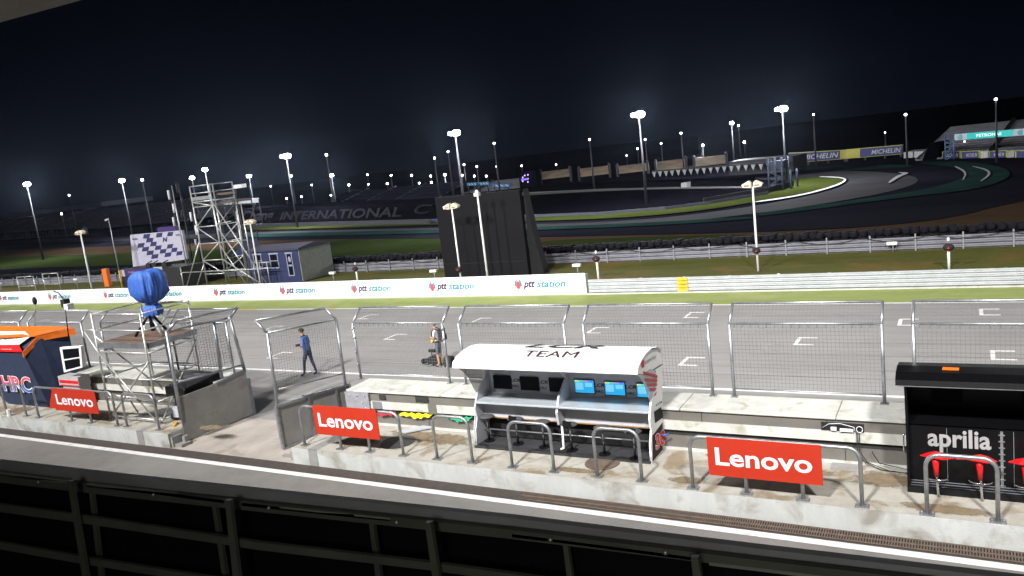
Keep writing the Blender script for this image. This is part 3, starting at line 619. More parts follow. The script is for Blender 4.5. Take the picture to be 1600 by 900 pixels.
# bar stools in the white stand
def stool(x, y, back, label):
    t = thing('bar_stool', label, 'stool', (x, y, P+.045), 'dark bar stools in the white stand')
    mb = MB(); mb.disc((x, y, P+.046), .13, .012, 18); put('foot', mb, M['black'], t)
    mb = MB(); mb.tube([(x, y, P+.05), (x, y, .75)], .026, 8); put('lower_post', mb, M['black'], t)
    mb = MB(); mb.tube([(x, y, .75), (x, y, 1.02)], .018, 8); put('upper_post', mb, M['galv'], t)
    mb = MB(); mb.ball((x, y, 1.045), .19, 18, 6, (1, .85, .16)); put('seat', mb, M['iron'], t)
    if back: mb = MB(); mb.prism([(x-.08, y-.17, 1.06), (x+.1, y-.19, 1.06), (x+.13, y-.21, 1.17), (x-.05, y-.2, 1.19)], (.01, .025, 0)); put('back_rest', mb, M['black'], t)
for (bx, by, bk, lb) in ((765, 699, 0, 'dark bar stool at the left end of the white stand, no backrest'), (810, 704, 1, 'dark bar stool with small backrest, second from left in the white stand'), (851, 709, 0, 'dark bar stool third from left in the white stand, left of the divider'),
        (894, 714, 1, 'dark bar stool with upright backrest beside the white pipe in the stand'), (945, 720, 0, 'dark bar stool left of the rightmost one in the white stand'), (993, 727, 1, 'rightmost dark bar stool in the white stand, with backrest')):
    p = gz(bx, by-10, P+.04); stool(p.x, min(14.75, max(14.3, p.y)), bk, lb)

# ================================================================== BLACK TEAM STAND
XA, XB = -.9, 4.2; YF = 14.32
T = thing('black_team_stand', 'black team stand with silver lettering and angular hood at the right edge', 'pit wall stand', (1.2, 14.5, P))
def aside(x): mb = MB(); mb.prism([(x, 14.08, P), (x, 14.98, P), (x, 15.03, 2.36), (x, 14.5, 2.44), (x, 14.1, 2.35), (x, 14.2, 1.6), (x, 14.15, 1.3)], (.04, 0, 0)); put('side_panel', mb, M['gloss_black'], T)
aside(XA); aside(XB)
mb = MB(); mb.prism([(XA-.12, yy, zz_) for yy, zz_ in ((13.97, 2.33), (14.0, 2.42), (14.2, 2.5), (14.55, 2.51), (15.05, 2.42), (15.05, 2.36), (14.5, 2.45), (14.2, 2.44), (14.02, 2.34))], (XB-XA+.2, 0, 0)); put('hood', mb, M['gloss_black'], T)
mb = MB(); mb.box((XA-.1, 13.965, 2.318), (XB, 14.0, 2.331)); put('hood_trim', mb, M['galv'], T)
mb = MB(); mb.prism([gz(1472, 578, 2.515), gz(1498, 579, 2.515), gz(1499, 575, 2.515), gz(1473, 574, 2.515)], (0, 0, .006)); put('orange_sticker', mb, M['orange'], T)
mb = MB(); mb.box((XA+.04, 15.0, 1.55), (XB, 15.03, 2.36)); put('upper_back', mb, M['gloss_black'], T)
mb = MB(); mb.prism([(XA+.04, 14.3, 1.56), (XA+.04, 14.95, 1.6), (XA+.04, 15.0, 1.6), (XA+.04, 15.0, 1.55), (XA+.04, 14.34, 1.52)], (XB-XA-.04, 0, 0)); put('desk', mb, M['gloss_black'], T)
mb = MB(); mb.box((XA+.04, YF, P+.12), (XB, YF+.04, 1.52)); FP = put('front_panel', mb, M['gloss_black'], T)
mb = MB(); mb.box((XA, 14.06, P+.001), (XB, 14.9, P+.12))
put('base_floor', mb, M['black'], T)
mb = MB()
for yy in (14.1, 14.2, 14.3): mb.box((XA+.05, yy, P+.121), (XB, yy+.015, P+.127))
put('floor_strip', mb, M['mgrey'], T)
YL = 14.32; lt = MB(); a = gy(1450, 705, YL); b = gy(1549, 708, YL); c = gy(1450, 668, YL)
text(lt, 'aprilia', (a.x, YL-.002, a.z), (b.x-a.x, 0, 0), (0, 0, c.z-a.z), .004, bold=.025); put('silver_lettering', lt, M['ap_grey'], T)
lt = MB(); text(lt, 'RACING', (a.x+.22, YL-.002, a.z-.11), (.5, 0, 0), (0, 0, .1), .004, bold=.02, shear=.2); put('red_lettering', lt, M['seat_red'], T)
a = gy(1485, 646, 14.99)
lt = MB(); text(lt, 'aprilia', (a.x, 14.998, a.z-.04), (.26, 0, 0), (0, 0, .1), .004, bold=.02); put('small_lettering', lt, M['ap_grey'], T)
mb = MB()
c = gy(1562, 640, 14.5)
for k in range(9): mb.box((c.x-.03, YF-.02, .55+k*.11), (c.x+.06, YF-.001, .565+k*.11))
mb.box((c.x-.005, YF-.012, .5), (c.x+.035, YF-.0005, 1.5)); put('hinge_strip', mb, M['galv'], T); mb = MB(); mb.box((XA-.006, 14.28, .5), (XA-.001, 14.44, 2.1))
for k in range(9): mb.ball((XA-.004, 14.3+.05*(k % 3), .55+.18*k), .012, 6, 4)
put('rivet_strip', mb, M['black'], T)
mb = MB(); a = gx(1412, 672, XA-.03); mb.tube([(XA-.03, 14.35, 1.35), (XA-.05, 14.33, 1.3), (XA-.05, 14.33, 1.05), (XA-.03, 14.35, 1.0)], .014, 6); put('handle', mb, M['chrome'], T)
for k in range(3):
    x0_ = XA+.35+k*1.35
    mb = MB(); mb.box((x0_, 14.94, 1.72), (x0_+.52, 14.97, 2.05)); mo_ = put('monitor', mb, M['black'], T); mb = MB(); mb.box((x0_+.02, 14.935, 1.74), (x0_+.5, 14.9395, 2.03)); put('display', mb, M['screen'], mo_)
for xs_ in (XA+.6, XA+1.55, XA+2.5):
    mb = MB(); mb.box((xs_, YF-.004, .56), (xs_+.008, YF-.0005, 1.5)); put('panel_seam', mb, M['mgrey'], T)
for (bx, lb) in ((1462, 'left red bicycle-style seat in front of the black stand'), (1531, 'middle red bicycle-style seat beside the hoop rail'), (1603, 'red bicycle-style seat cut by the right edge')):
    p = gy(bx, 697+(bx-1462)*.1, 13.98); x = p.x; y = 13.98; z = 1.12
    t = thing('saddle_stool', lb, 'stool', (x, y, P), 'red saddle stools of the black stand')
    mb = MB(); mb.tube([(x+.02, y, P+.002), (x, y, .85)], .022, 8); put('steel_post', mb, M['chrome'], t)
    mb = MB(); mb.tube([(x, y, .78), (x-.01, y, 1.14)], .05, 10, radii=[.035, .06]); put('red_post', mb, M['seat_red'], t)
    mb = MB(); i0 = [V((x-.26, y, z)), V((x-.12, y-.1, z+.02)), V((x+.12, y-.12, z)), V((x+.26, y, z-.01)), V((x+.12, y+.12, z+.03)), V((x-.12, y+.1, z+.03))]
    top = V((x, y, z+.1)); bot = V((x, y, z-.06)); n0 = len(mb.v); mb.v += i0+[top, bot]
    for k in range(6): mb.face((n0+k, n0+(k+1) % 6, n0+6)); mb.face((n0+(k+1) % 6, n0+k, n0+7))
    put('seat', mb, M['seat_red'], t, bevel=.008)
    mb = MB(); mb.tube([(x+.17*math.cos(a_), y-.14+.12*math.sin(a_), .82) for a_ in [math.pi*(1+k/10) for k in range(11)]], .01, 6); put('foot_ring', mb, M['chrome'], t)

# ================================================================== NAVY COVERED STAND
T = thing('covered_stand', 'team stand under a navy fabric cover with an orange, white and red roof edge', 'pit wall stand', (-28, 14.5, P))
YN = 14.25
mb = MB()
f0 = [gy(-60, 548, YN), gy(43, 550, YN), gy(50, 600, YN), gy(76, 637, YN), gy(8, 634, YN), gy(-60, 628, YN)]
xr0, xr1 = -26.9, -26.45
# cover body: front narrow at foot, right side slanting back
A = [V((-31.5, YN-.15, 2.3)), V((-27.0, YN-.15, 2.3)), V((-26.5, YN+.05, P+.02)), V((-29.0, YN+.05, P+.02))]
B = [V((-31.5, 15.3, 2.6)), V((-24.9, 15.25, 2.62)), V((-25.3, 15.1, P+.02)), V((-29.0, 15.1, P+.02))]
A = [V((-31.5, 14.0, 2.3)), V((-26.85, 14.0, 2.32)), V((-26.45, 14.2, P+.02)), V((-28.9, 14.2, P+.02))]
B = [V((-31.5, 15.2, 2.75)), V((-26.3, 15.3, 2.75)), V((-26.2, 15.2, P+.02)), V((-28.9, 15.2, P+.02))]
AM = [a.lerp(b, .4) for a, b in zip(A, B)]; AM[0].z += .2; AM[1].z += .2
for S, Q in ((A, AM), (AM, B)):
    for k in range(4): mb.quad(S[k], S[(k+1) % 4], Q[(k+1) % 4], Q[k])
mb.quad(*A); mb.quad(*B)
body = put('fabric_cover', mb, M['navy'], T)
def rq(name, pts, m, off=.03): mb = MB(); mb.prism([p+V((0, 0, .05)) for p in pts], (0, 0, off)); put(name, mb, m, T)
rq('orange_roof', [V((-32, 14.2, 2.62)), V((-26.75, 14.42, 2.74)), V((-26.1, 15.35, 2.82)), V((-32, 15.35, 2.82))], M['orange'])
rq('white_roof', [V((-32, 13.97, 2.37)), V((-27.5, 13.98, 2.37)), V((-27.05, 14.42, 2.72)), V((-27.9, 14.75, 2.79)), V((-32, 14.7, 2.78))], M['white'], .036)
rq('red_roof', [V((-32, 13.93, 2.33)), V((-26.83, 13.95, 2.33)), V((-27.25, 14.12, 2.5)), V((-32, 14.0, 2.42))], M['seat_red'], .04)
mb = MB(); mb.prism([(-26.83, 13.95, 2.2), (-26.83, 13.95, 2.38), (-26.7, 14.45, 2.78), (-26.05, 15.35, 2.86), (-26.05, 15.35, 2.62), (-26.7, 14.5, 2.62)], (.03, 0, 0)); put('roof_edge', mb, M['orange'], T)
lt = MB(); text(lt, 'HONDA TEAM', (-30.3, 14.3, 2.665), (2.2, 0, 0), (0, .16, .09), .03, .0, .2); put('roof_lettering', lt, M['purple'], T)
la, lb_ = MB(), MB()
a = gy(4, 592, 14.1); b = gy(50, 596, 14.1); cz = gy(4, 606, 14.1).z
text(lb_, 'HRC', (a.x, 14.08, cz-.1), (b.x-a.x, 0, 0), (-.03, 0, a.z-cz+.25), .012, .05)
put('logo_outline', lb_, M['logo_white'], T)
text(la, 'HRC', (a.x+.02, 14.08, cz-.08), (b.x-a.x-.04, 0, 0), (-.03, 0, a.z-cz+.21), .02, .015)
zc = cz-.08+(a.z-cz+.21)/2
ri = MB(); bi = MB()
for f in la.f:
    tgt = ri if sum(la.v[i].z for i in f)/len(f) > zc else bi
    k = len(tgt.v); tgt.v += [la.v[i] for i in f]; tgt.face(tuple(range(k, k+len(f))))
put('logo_top', ri, M['logo_pink'], T); put('logo_bottom', bi, M['hrc_blue'], T)
mb = MB(); mb.box((-26.1, 14.5, 1.1), (-25.0, 14.9, 1.42)); mb.box((-26.0, 14.55, .45), (-25.05, 14.9, 1.1)); put('side_cabinet', mb, M['board_white'], T)
mb = MB(); mb.box((-26.05, 14.49, 1.2), (-25.02, 14.499, 1.3)); mb.box((-26.05, 14.49, 1.11), (-25.02, 14.499, 1.14)); put('red_stripe', mb, M['seat_red'], T)
t = thing('monitor_frame', 'white framed pair of dark screens fixed at the end of the navy stand', 'monitor', (-25, 14.4, 1.5))
a = gy(93, 543, 14.4); b = gy(126, 541, 14.4); c = gy(129, 574, 14.4); d = gy(100, 582, 14.4)
mb = MB(); mb.prism([a, b, c, d], (0, .12, 0)); put('frame', mb, M['white'], t)
def inner(u0, u1, v0, v1):
    f = lambda u, v: a.lerp(b, u).lerp(d.lerp(c, u), v)+V((0, -.006, 0)); return [f(u0, v0), f(u1, v0), f(u1, v1), f(u0, v1)]
for v0, v1 in ((.08, .48), (.54, .92)): mb = MB(); mb.prism(inner(.12, .9, v0, v1), (0, .004, 0)); put('screen', mb, M['screen'], t)
t = thing('aerial_pole', 'thin black pole with camera and aerials standing on the end of the navy stand', 'pole', (gy(107, 533, 15).x, 15, 2.7))
a = gy(108, 533, 15.); b = gy(102, 484, 15.); mb = MB(); mb.tube([a, b], .02, 6); put('pole', mb, M['black'], t)
mb = MB(); c = gy(103, 473, 15.); mb.box(c-V((.14, .1, .14)), c+V((.08, .1, .12))); mb.tube([c, gy(92, 458, 15), gy(84, 455, 15)], .02, 6); put('camera_head', mb, M['matt_black'], t)
mb = MB(); c = gy(108, 478, 15.); mb.box(c-V((.1, .12, .1)), c+V((.1, .1, .08))); put('white_box', mb, M['white'], t)
t = thing('aerial_pole', 'short pole with a dark egg-shaped aerial behind the navy stand', 'pole', (gy(54, 525, 16.4).x, 16.4, 1.18))
mb = MB(); mb.tube([gy(55, 525, 16.4), gy(54, 478, 16.4)], .02, 6); put('pole', mb, M['mgrey'], t); mb = MB(); mb.ball(gy(54, 470, 16.4), .1, 12, 8, (.8, .8, 1.5)); put('aerial_pod', mb, M['matt_black'], t)

# ================================================================== CAMERA SCAFFOLD
XS0, XS1, YS0, YS1, ZD = -22.35, -20.1, 13.76, 15.4, 2.82
T = thing('camera_scaffold', 'scaffold tower with a plank deck carrying the blue wrapped camera', 'scaffold', ((XS0+XS1)/2, 14.6, P))
for x in (XS0, XS1):
    for y in (YS0, YS1): mb = MB(); mb.tube([(x-.12, y, P), (x, y, 3.72)], .03, 8); mb.disc((x-.12, y, P+.001), .08, .02, 12); put('upright_tube', mb, M['scaf'], T)
braces = []
for z in (.55, 1.1, 1.75, ZD-.28, 3.2, 3.68):
    braces += [((XS0-.05, YS0, z), (XS1, YS0, z)), ((XS1, YS0, z), (XS1, YS1, z))]
    if z > 1.5: braces += [((XS0-.05, YS1, z), (XS1, YS1, z)), ((XS0, YS0, z), (XS0, YS1, z))]
braces += [((XS0-.6, YS0, 3.2), (XS0, YS0, 3.2)), ((XS0, YS0-.03, 2.5), (XS1-.15, YS0-.03, .5)), ((XS1, YS0-.02, 2.3), (XS0, YS0-.02, .55)), ((XS1+.03, YS0, .5), (XS1+.03, YS1, 2.5)), ((XS0-.5, YS0, 3.15), (XS0+.5, YS0+.5, .5)), ((XS0, YS0, 3.0), (XS0+.9, YS1, .5)), ((XS0+.4, YS0, 1.2), (XS0+1.2, YS1-.2, .5)), ((XS1, YS1, 3.72), (XS0-.4, YS1+.2, 3.5))]
for k, (p, q) in enumerate(braces): mb = MB(); mb.tube([p, q], .024, 6); put('brace_tube', mb, M['scaf'], T)
mb = MB(); mb.box((XS0-.02, YS0+.02, ZD-.16), (XS1+.02, YS0+.07, ZD)); mb.box((XS1-.03, YS0+.02, ZD-.16), (XS1+.02, YS1+.1, ZD)); put('deck_beam', mb, M['galv'], T)
for k in range(5):
    y0 = YS0+.08+k*(YS1-YS0)/5; mb = MB(); mb.box((XS0, y0, ZD-.05), (XS1-.04, y0+.3, ZD-.012)); put('deck_plank', mb, M['plank'], T)
# black cases and gear below
for k, (x, y, z, sx, sy, sz, lb) in enumerate(((-19.5, 15.0, .0, .5, .35, .3, 'black equipment case at the foot of the scaffold beside the steel plate'), )):
    pass
t = thing('flight_case', 'long black covered equipment bench behind the steel gate plate under the scaffold', 'equipment case', (-19.9, 15.1, P))
mb = MB(); mb.prism([(-20.3, 14.2, 1.15), (-19.3, 14.1, 1.15), (-19.2, 15.4, 1.3), (-20.5, 15.4, 1.25)], (0, 0, .25)); put('case_top', mb, M['gloss_black'], t, bevel=.03)
mb = MB(); mb.box((-20.25, 14.4, P+.002), (-19.35, 15.3, 1.15)); put('case_body', mb, M['black'], t, bevel=.03)
mb = MB(); mb.box((-19.7, 13.9, .62), (-19.35, 14.39, .9)); put('silver_drawer', mb, M['lgrey'], t)
mb = MB(); mb.ball((-20.0, 14.2, P+.12), .14, 12, 8, (1.5, 1, .8)); tag(put('black_bag', mb, M['matt_black']), 'small black bag on the pavement beside the covered equipment bench', 'bag')
mb = MB(); mb.prism([(-21.9, 14.0, P+.004), (-20.6, 14.3, P+.004), (-20.4, 15.2, P+.004), (-21.6, 14.9, P+.004)], (0, 0, .01)); tag(put('rubber_sheet', mb, M['iron']), 'dark rubber sheet lying on the pavement under the scaffold', 'rubber sheet')
mb = MB(); mb.tube([(-19.85, 13.95, P+.02), (-19.6, 13.9, P+.06), (-19.5, 13.7, P+.03)], .03, 6); tag(put('yellow_cable', mb, M['yellow']), 'short yellow cable end lying in front of the black cases', 'cable')
# camera in blue wrap
cx_, cy_ = -21.0, 14.75
T = thing('wrapped_camera', 'broadcast camera wrapped in a blue tarpaulin on a heavy tripod', 'camera', (cx_, cy_, ZD))
rnd = random.Random(5)
def fold(t, p): return 1+.05*math.sin(p*7+t*2)+.04*math.sin(p*13+1)*math.sin(t)+.12*abs(math.cos(p))**.6*abs(math.sin(t))
from mathutils import noise
prow = [(0, .02), (.0, .3), (.01, .5), (.05, .6), (.14, .655), (.28, .68), (.42, .69), (.55, .68), (.66, .67), (.76, .63), (.84, .55), (.9, .42), (.94, .28), (.97, .22), (1.01, .3), (1.07, .38), (1.15, .42), (1.25, .41), (1.31, .36)]
mb = MB(); na = 120; zt_, zl = 4.78, 1.03
for v, wd in prow:
    for k in range(na):
        p = 2*math.pi*k/na; c, s_ = math.cos(p), math.sin(p); ex = 1/(abs(c)**3.4+abs(s_)**3.4)**(1/3.4) if v < .7 else 1
        fold = noise.noise(V((c*2.6, s_*2.6, v*1.2)))*.10+noise.noise(V((c*8, s_*8, v*3+c*2+5)))*.09*(.3+v)-(1-abs(noise.noise(V((c*5+9, s_*5, v*.9+c))))*2)**6*.07*min(1, v*2)
        r = wd*ex*(1+fold*(1.3 if v > .1 else .4)); z = zt_-v*zl-max(0, -c*.9-.15)*.3*max(0, 1-v*1.6)+.03*noise.noise(V((c*2, s_*2, 3)))+(.02*math.sin(p*9) if v > 1.1 else 0)
        mb.v.append(V((cx_+.12+r*c*.72-.04*(1-v), cy_+r*s_*.66, z)))
for a in range(len(prow)-1):
    for k in range(na): mb.smooth.add(len(mb.f)); mb.face((a*na+k, (a+1)*na+k, (a+1)*na+(k+1) % na, a*na+(k+1) % na))
mb.smooth.add(len(mb.f)); mb.face(tuple(range(na)))
put('blue_wrap', mb, M['blue_cloth'], T)
mb = MB(); mb.tube([(cx_+.12+.16*math.cos(q), cy_+.15*math.sin(q), zt_-.975*zl) for q in [2*math.pi*k/16 for k in range(17)]], .015, 6); put('tie_cord', mb, M['logo_white'], T)
for ang in (-150, -20, 95):
    a_ = R_(ang); mb = MB(); mb.tube([(cx_-.05, cy_, 3.5), (cx_-.05+.62*math.cos(a_), cy_+.5*math.sin(a_), ZD+.01)], .04, 8); put('tripod_leg', mb, M['black'] if ang != -20 else M['desk'], T)
mb = MB(); mb.tube([(cx_-.05, cy_, 2.95), (cx_-.05, cy_, 3.5)], .07, 10); put('tripod_column', mb, M['black'], T)

# ================================================================== TRACKSIDE BARRIERS
YB = 33.2
XE = gy(917, 460, YB).x
T = thing('banner_wall', 'long white sponsor banner on the trackside barrier with repeated small logos', 'advertising banner', (-60, YB, 0))
mb = MB(); n = 40
mb.box((-110, YB, .06), (XE, YB+.06, 1.02)); put('banner', mb, M['banner'], T)
mb = MB(); mb.box((-110, YB+.07, 0), (XE, YB+.35, .95)); put('barrier_behind', mb, M['armco'], T)
mb = MB(); mb.box((-110, YB-.02, .0), (XE, YB+.05, .05)); put('banner_foot', mb, M['armco'], T)
pt, st, drop, flame = MB(), MB(), MB(), MB()
for cx in (850, 716, 594, 482, 378, 284, 205, 118, 40, -35, -105):
    a = gy(cx-42, 448 if cx > 300 else 460, YB).x; wl = 2.85
    a = gy(cx-44, 455, YB).x; z0 = .4
    def dr(mbx, x, z, s, sx=1.): mbx.quad(*[(x+sx*s*.45*math.sin(q)*(1-.35*math.cos(q)), YB-.008, z-s*.5*math.cos(q)) for q in [2*math.pi*k/14 for k in range(14)]])
    for k in range(2):   # cyan leaf-shaped flame outlines
        s = -1 if k == 0 else 1
        flame.quad((a+.18, YB-.012, .93), (a+.18+s*.17, YB-.012, .72), (a+.18+s*.22, YB-.012, .5), (a+.18+s*.13, YB-.012, .44), (a+.18+s*.1, YB-.012, .62))
    drop.quad(*[(a+.18+.12*math.sin(q), YB-.01, .5-.17*math.cos(q) if math.cos(q) > 0 else .5-.24*math.cos(q)) for q in [2*math.pi*k/16 for k in range(16)]])
    text(pt, 'ptt', (a+.46, YB, .3), (.66, 0, 0), (0, 0, .44), .015, .03, .3)
    text(st, 'station', (a+1.2, YB, .4), (1.55, 0, 0), (0, 0, .33), .015, .02, .3)
put('purple_lettering', pt, M['purple'], T); put('blue_lettering', st, M['cyan'], T); put('drop_logo', drop, M['logo_pink'], T); put('flame_logo', flame, M['cyan'], T)

def armco(name, x0, x1, y, zs, hh, m, label, postm, step, face=-1, thick=.07):
    t = thing(name, label, 'guardrail', ((x0+x1)/2, y, 0))
    for z in zs:
        mb = MB(); prof = [(0, -.5), (-.6, -.36), (-1, -.2), (-.3, 0), (-1, .2), (-.6, .36), (0, .5)]
        pts = [(y+face*-p*thick, z+q*hh) for p, q in prof]
        for k in range(len(pts)-1): mb.quad((x0, pts[k][0], pts[k][1]), (x1, pts[k][0], pts[k][1]), (x1, pts[k+1][0], pts[k+1][1]), (x0, pts[k+1][0], pts[k+1][1]))
        put('rail_beam', mb, m, t)
    x = x0+.5; c = 0
    while x < x1 and c < 60:
        mb = MB(); mb.box((x, y+.03, 0), (x+.12, y+.15, max(zs)+hh*.5)); put('rail_post', mb, postm, t); x += step; c += 1
    return t
G = armco('trackside_guardrail', XE+.1, 30, YB+.08, (.14, .3, .46, .62), .15, M['armco'], 'bright stacked steel guardrail beyond the end of the white banner', M['galv'], 2.)
mb = MB(); ax = gy(1058, 440, YB).x; bx_ = gy(1074, 440, YB).x
for z in (.14, .3, .46, .62): mb.box((ax, YB-.01, z-.065), (bx_, YB-.004, z+.065))
put('yellow_section', mb, M['yellow'], G)
mb = MB(); mb.box((XE+.1, YB+.17, 0), (30, YB+.27, .66)); put('rail_backing', mb, M['armco'], G)
mb = MB(); mb.box((XE, YB-.06, 0), (30, YB+.05, .06)); put('rail_kerb', mb, M['wall_white'], G)
YR = 42.4
G = armco('rear_guardrail', -110, 45, YR, (.13, .34, .56), .19, M['armco_dark'], 'grey guardrail with posts on the near side, across the grass behind the barrier', M['galv'], 99)
x = gy(1595, 372, YR).x; c = 0
for k in range(62):
    mb = MB(); mb.box((8-k*2.0, YR-.13, 0), (8.07-k*2.0, YR-.08, .82)); put('rail_post', mb, M['galv'], G)
mb = MB()
for k in range(40):
    x = 8-k*3.1; mb.tube([(x, YR-.16, .72), (x-1, YR-.17, .5+.15*random.random()), (x-2, YR-.17, .52), (x-3.1, YR-.16, .74)], .015, 5, cap=False)
mb_ = MB(); mb_.box((-110, YR+.05, 0), (45, YR+.15, .6)); put('rail_backing', mb_, M['armco_dark'], G)
put('slack_cable', mb, M['matt_black'], G)
# tyre wall
mb = MB(); x = -112
rnd = random.Random(3)
while x < 45:
    for j in range(3):
        for k in range(2):
            s = .21; cx1 = x+rnd.uniform(-.06, .06); cy1 = YR+.9+k*.42+rnd.uniform(-.05, .05); cz = .13+j*.34+rnd.uniform(-.06, .06)
            mb.tube([(cx1, cy1, cz-.13), (cx1, cy1, cz-.08), (cx1, cy1, cz+.1), (cx1, cy1, cz+.15)], s, 8, True, [s*.8, s, s, s*.8])
    x += .4
tag(put('tyre_wall', mb, M['tyre']), 'dark wall of stacked tyres behind the rear guardrail', 'tyre wall', kind='stuff')

# ================================================================== NEAR POLES
def pole(px0, py0, px1, py1, Y, label, head='twin', r=.06, m=None, sig=None, yellow=False):
    """pole from the ground to the head seen at (px1,py1)"""
    top = gy(px1, py1, Y); x = top.x
    t = thing('lamp_pole', label, 'lamp pole', (x, Y, 0), 'slim poles beside the start straight')
    mb = MB(); mb.tube([(x, Y, 0), (x, Y, top.z*.55), (x, Y, top.z)], r, 10, True, [r, r*.9, r*.7]); put('pole_shaft', mb, m or M['white'], t)
    if yellow: mb = MB(); mb.tube([(x, Y, 0), (x, Y, 1.6)], r*1.1, 10); put('yellow_base', mb, M['yellow'], t)
    if head == 'twin':
        for s in (-1, 1):
            mb = MB(); mb.prism([(x+s*.06, Y-.2, top.z-.02), (x+s*.42, Y-.2, top.z+.02), (x+s*.48, Y-.15, top.z+.14), (x+s*.16, Y-.1, top.z+.3), (x+s*.06, Y-.15, top.z+.2)], (0, .3, 0)); put('lamp_head', mb, M['cream'], t)
            mb = MB(); mb.box((x+s*.12 if s > 0 else x-.36, Y-.22, top.z+.05), (x+.36 if s > 0 else x-.12, Y-.205, top.z+.12)); put('lamp_slot', mb, M['wood'], t)
    elif head == 'camera':
        mb = MB(); mb.box((x-.16, Y-.12, top.z-.05), (x+.12, Y+.12, top.z+.14)); mb.ball((x-.02, Y, top.z+.2), .1, 10, 6); put('camera_head', mb, M['white'], t)
    elif head == 'bracket':
        mb = MB(); mb.tube([(x, Y, top.z-.1), (x-.35, Y, top.z-.15)], .03, 6); mb.box((x-.45, Y-.05, top.z-.22), (x-.25, Y+.05, top.z-.12)); put('lamp_head', mb, M['white'], t)
    if sig:
        mb = MB(); s_ = gy(px1+(px0-px1)*sig, py1+(py0-py1)*sig, Y-.1); mb.ball((x, Y-.12, s_.z), .17, 12, 8, (1.2, .8, .9)); put('signal_hood', mb, M['matt_black'], t)
        mb = MB(); mb.ball((x, Y-.2, s_.z-.04), .12, 12, 8, (1, .8, .9)); put('signal_lens', mb, RLAMP, t)
    return t
pole(1183, 430, 1176, 292, 38, 'tall white pole with twin cream lamps and a red signal, right side', sig=.72)
pole(760, 428, 746, 305, 36.5, 'white pole with a camera head in front of the black screen', head='camera', r=.07)
pole(716, 428, 706, 326, 36, 'white pole with twin cream lamps in front of the black screen', r=.06, sig=.93)
pole(402, 440, 391, 350, 38, 'white pole with twin cream lamps beside the blue cabin', r=.06)
pole(140, 448, 126, 366, 36, 'leftmost white pole with twin cream lamps', r=.07)
pole(175, 448, 169, 340, 38, 'thin pole with yellow foot and small bracket lamp, left of the chequered backdrop', head='bracket', r=.045, m=M['galv'], yellow=True)
pole(297, 444, 268, 290, 39, 'thin grey pole with yellow foot beside the tall scaffold tower', head='none', r=.05, m=M['galv'], yellow=True)
for (bx, by, ty, Y, lb) in ((934, 436, 404, 36.5, 'short white post with hooded red signal right of the banner end'), (1484, 421, 386, 37, 'short white post with hooded red signal near the right edge'), (558, 441, 420, 38, 'short post with hooded signal between cabin and black screen')):
    b = gz(bx, by, 0); top = gy(bx-2, ty, Y); x = top.x
    t = thing('signal_post', lb, 'signal post', (x, Y, 0), 'short signal posts behind the barrier')
    mb = MB(); mb.tube([(x, Y, 0), (x, Y, top.z-.1)], .055, 8); put('post', mb, M['white'], t)
    mb = MB(); mb.ball((x, Y-.05, top.z), .19, 12, 8, (1.15, .7, .8)); put('signal_hood', mb, M['matt_black'], t)
    mb = MB(); mb.ball((x, Y-.14, top.z-.04), .12, 12, 8, (1, .7, .8)); put('signal_lens', mb, RLAMP, t)
    mb = MB(); mb.ball((x, Y, top.z+.32), .06, 8, 6, (1, 1, 1.6)); put('aerial', mb, M['white'], t)
for (px_, py_, lb) in ((902, 415, 'small white ground lamp left of the banner end signal'), (520, 427, 'small white ground floodlight on the grass right of the blue cabin'), (678, 424, 'small white ground floodlight beside the left edge of the black screen'), (119, 437, 'small white ground floodlight left of the thin yellow-footed pole'), (0, 443, 'small white ground floodlight at the left edge'), (1395, 381, 'small white lamp fixed low on the rear guardrail')):
    p = gy(px_, py_, 38 if py_ > 400 else 42); t = thing('ground_lamp', lb, 'ground lamp', (p.x, p.y, 0), 'small ground lamps on the grass')
    mb = MB(); mb.box(p-V((.28, .1, .06)), p+V((.2, .12, .1))); put('lamp_box', mb, M['white'], t, bevel=.03)
    mb = MB(); mb.tube([(p.x, p.y, 0), p-V((0, 0, .07))], .03, 6); put('lamp_stake', mb, M['mgrey'], t)

# ================================================================== BLACK SCREEN
Y = 38; a = gy(679, 309, Y); b = gy(812, 307, Y)
T = thing('video_screen', 'back of a large video screen hung with black cloth on the infield grass', 'video screen', ((a.x+b.x)/2, Y, 0))
mb = MB(); mb.box((a.x, Y, .15), (b.x, Y+.3, a.z)); put('screen_back', mb, M['screen_cloth'], T)
c = gy(846, 418, Y+3)
mb = MB(); mb.prism([(b.x+.01, Y+.3, .05), (b.x+.5, Y+.9, .05), (b.x+.2, Y+.6, a.z*.55), (b.x+.03, Y+.4, a.z)], (-.1, .8, 0)); put('side_cloth', mb, M['matt_black'], T)
mb = MB(); mb.beam((b.x, Y-.02, .1), (a.x, Y-.02, .1), .05); mb.beam(((a.x), Y-.012, a.z*.2), (b.x, Y-.012, a.z*.2), .02); put('bottom_hem', mb, M['matt_black'], T)

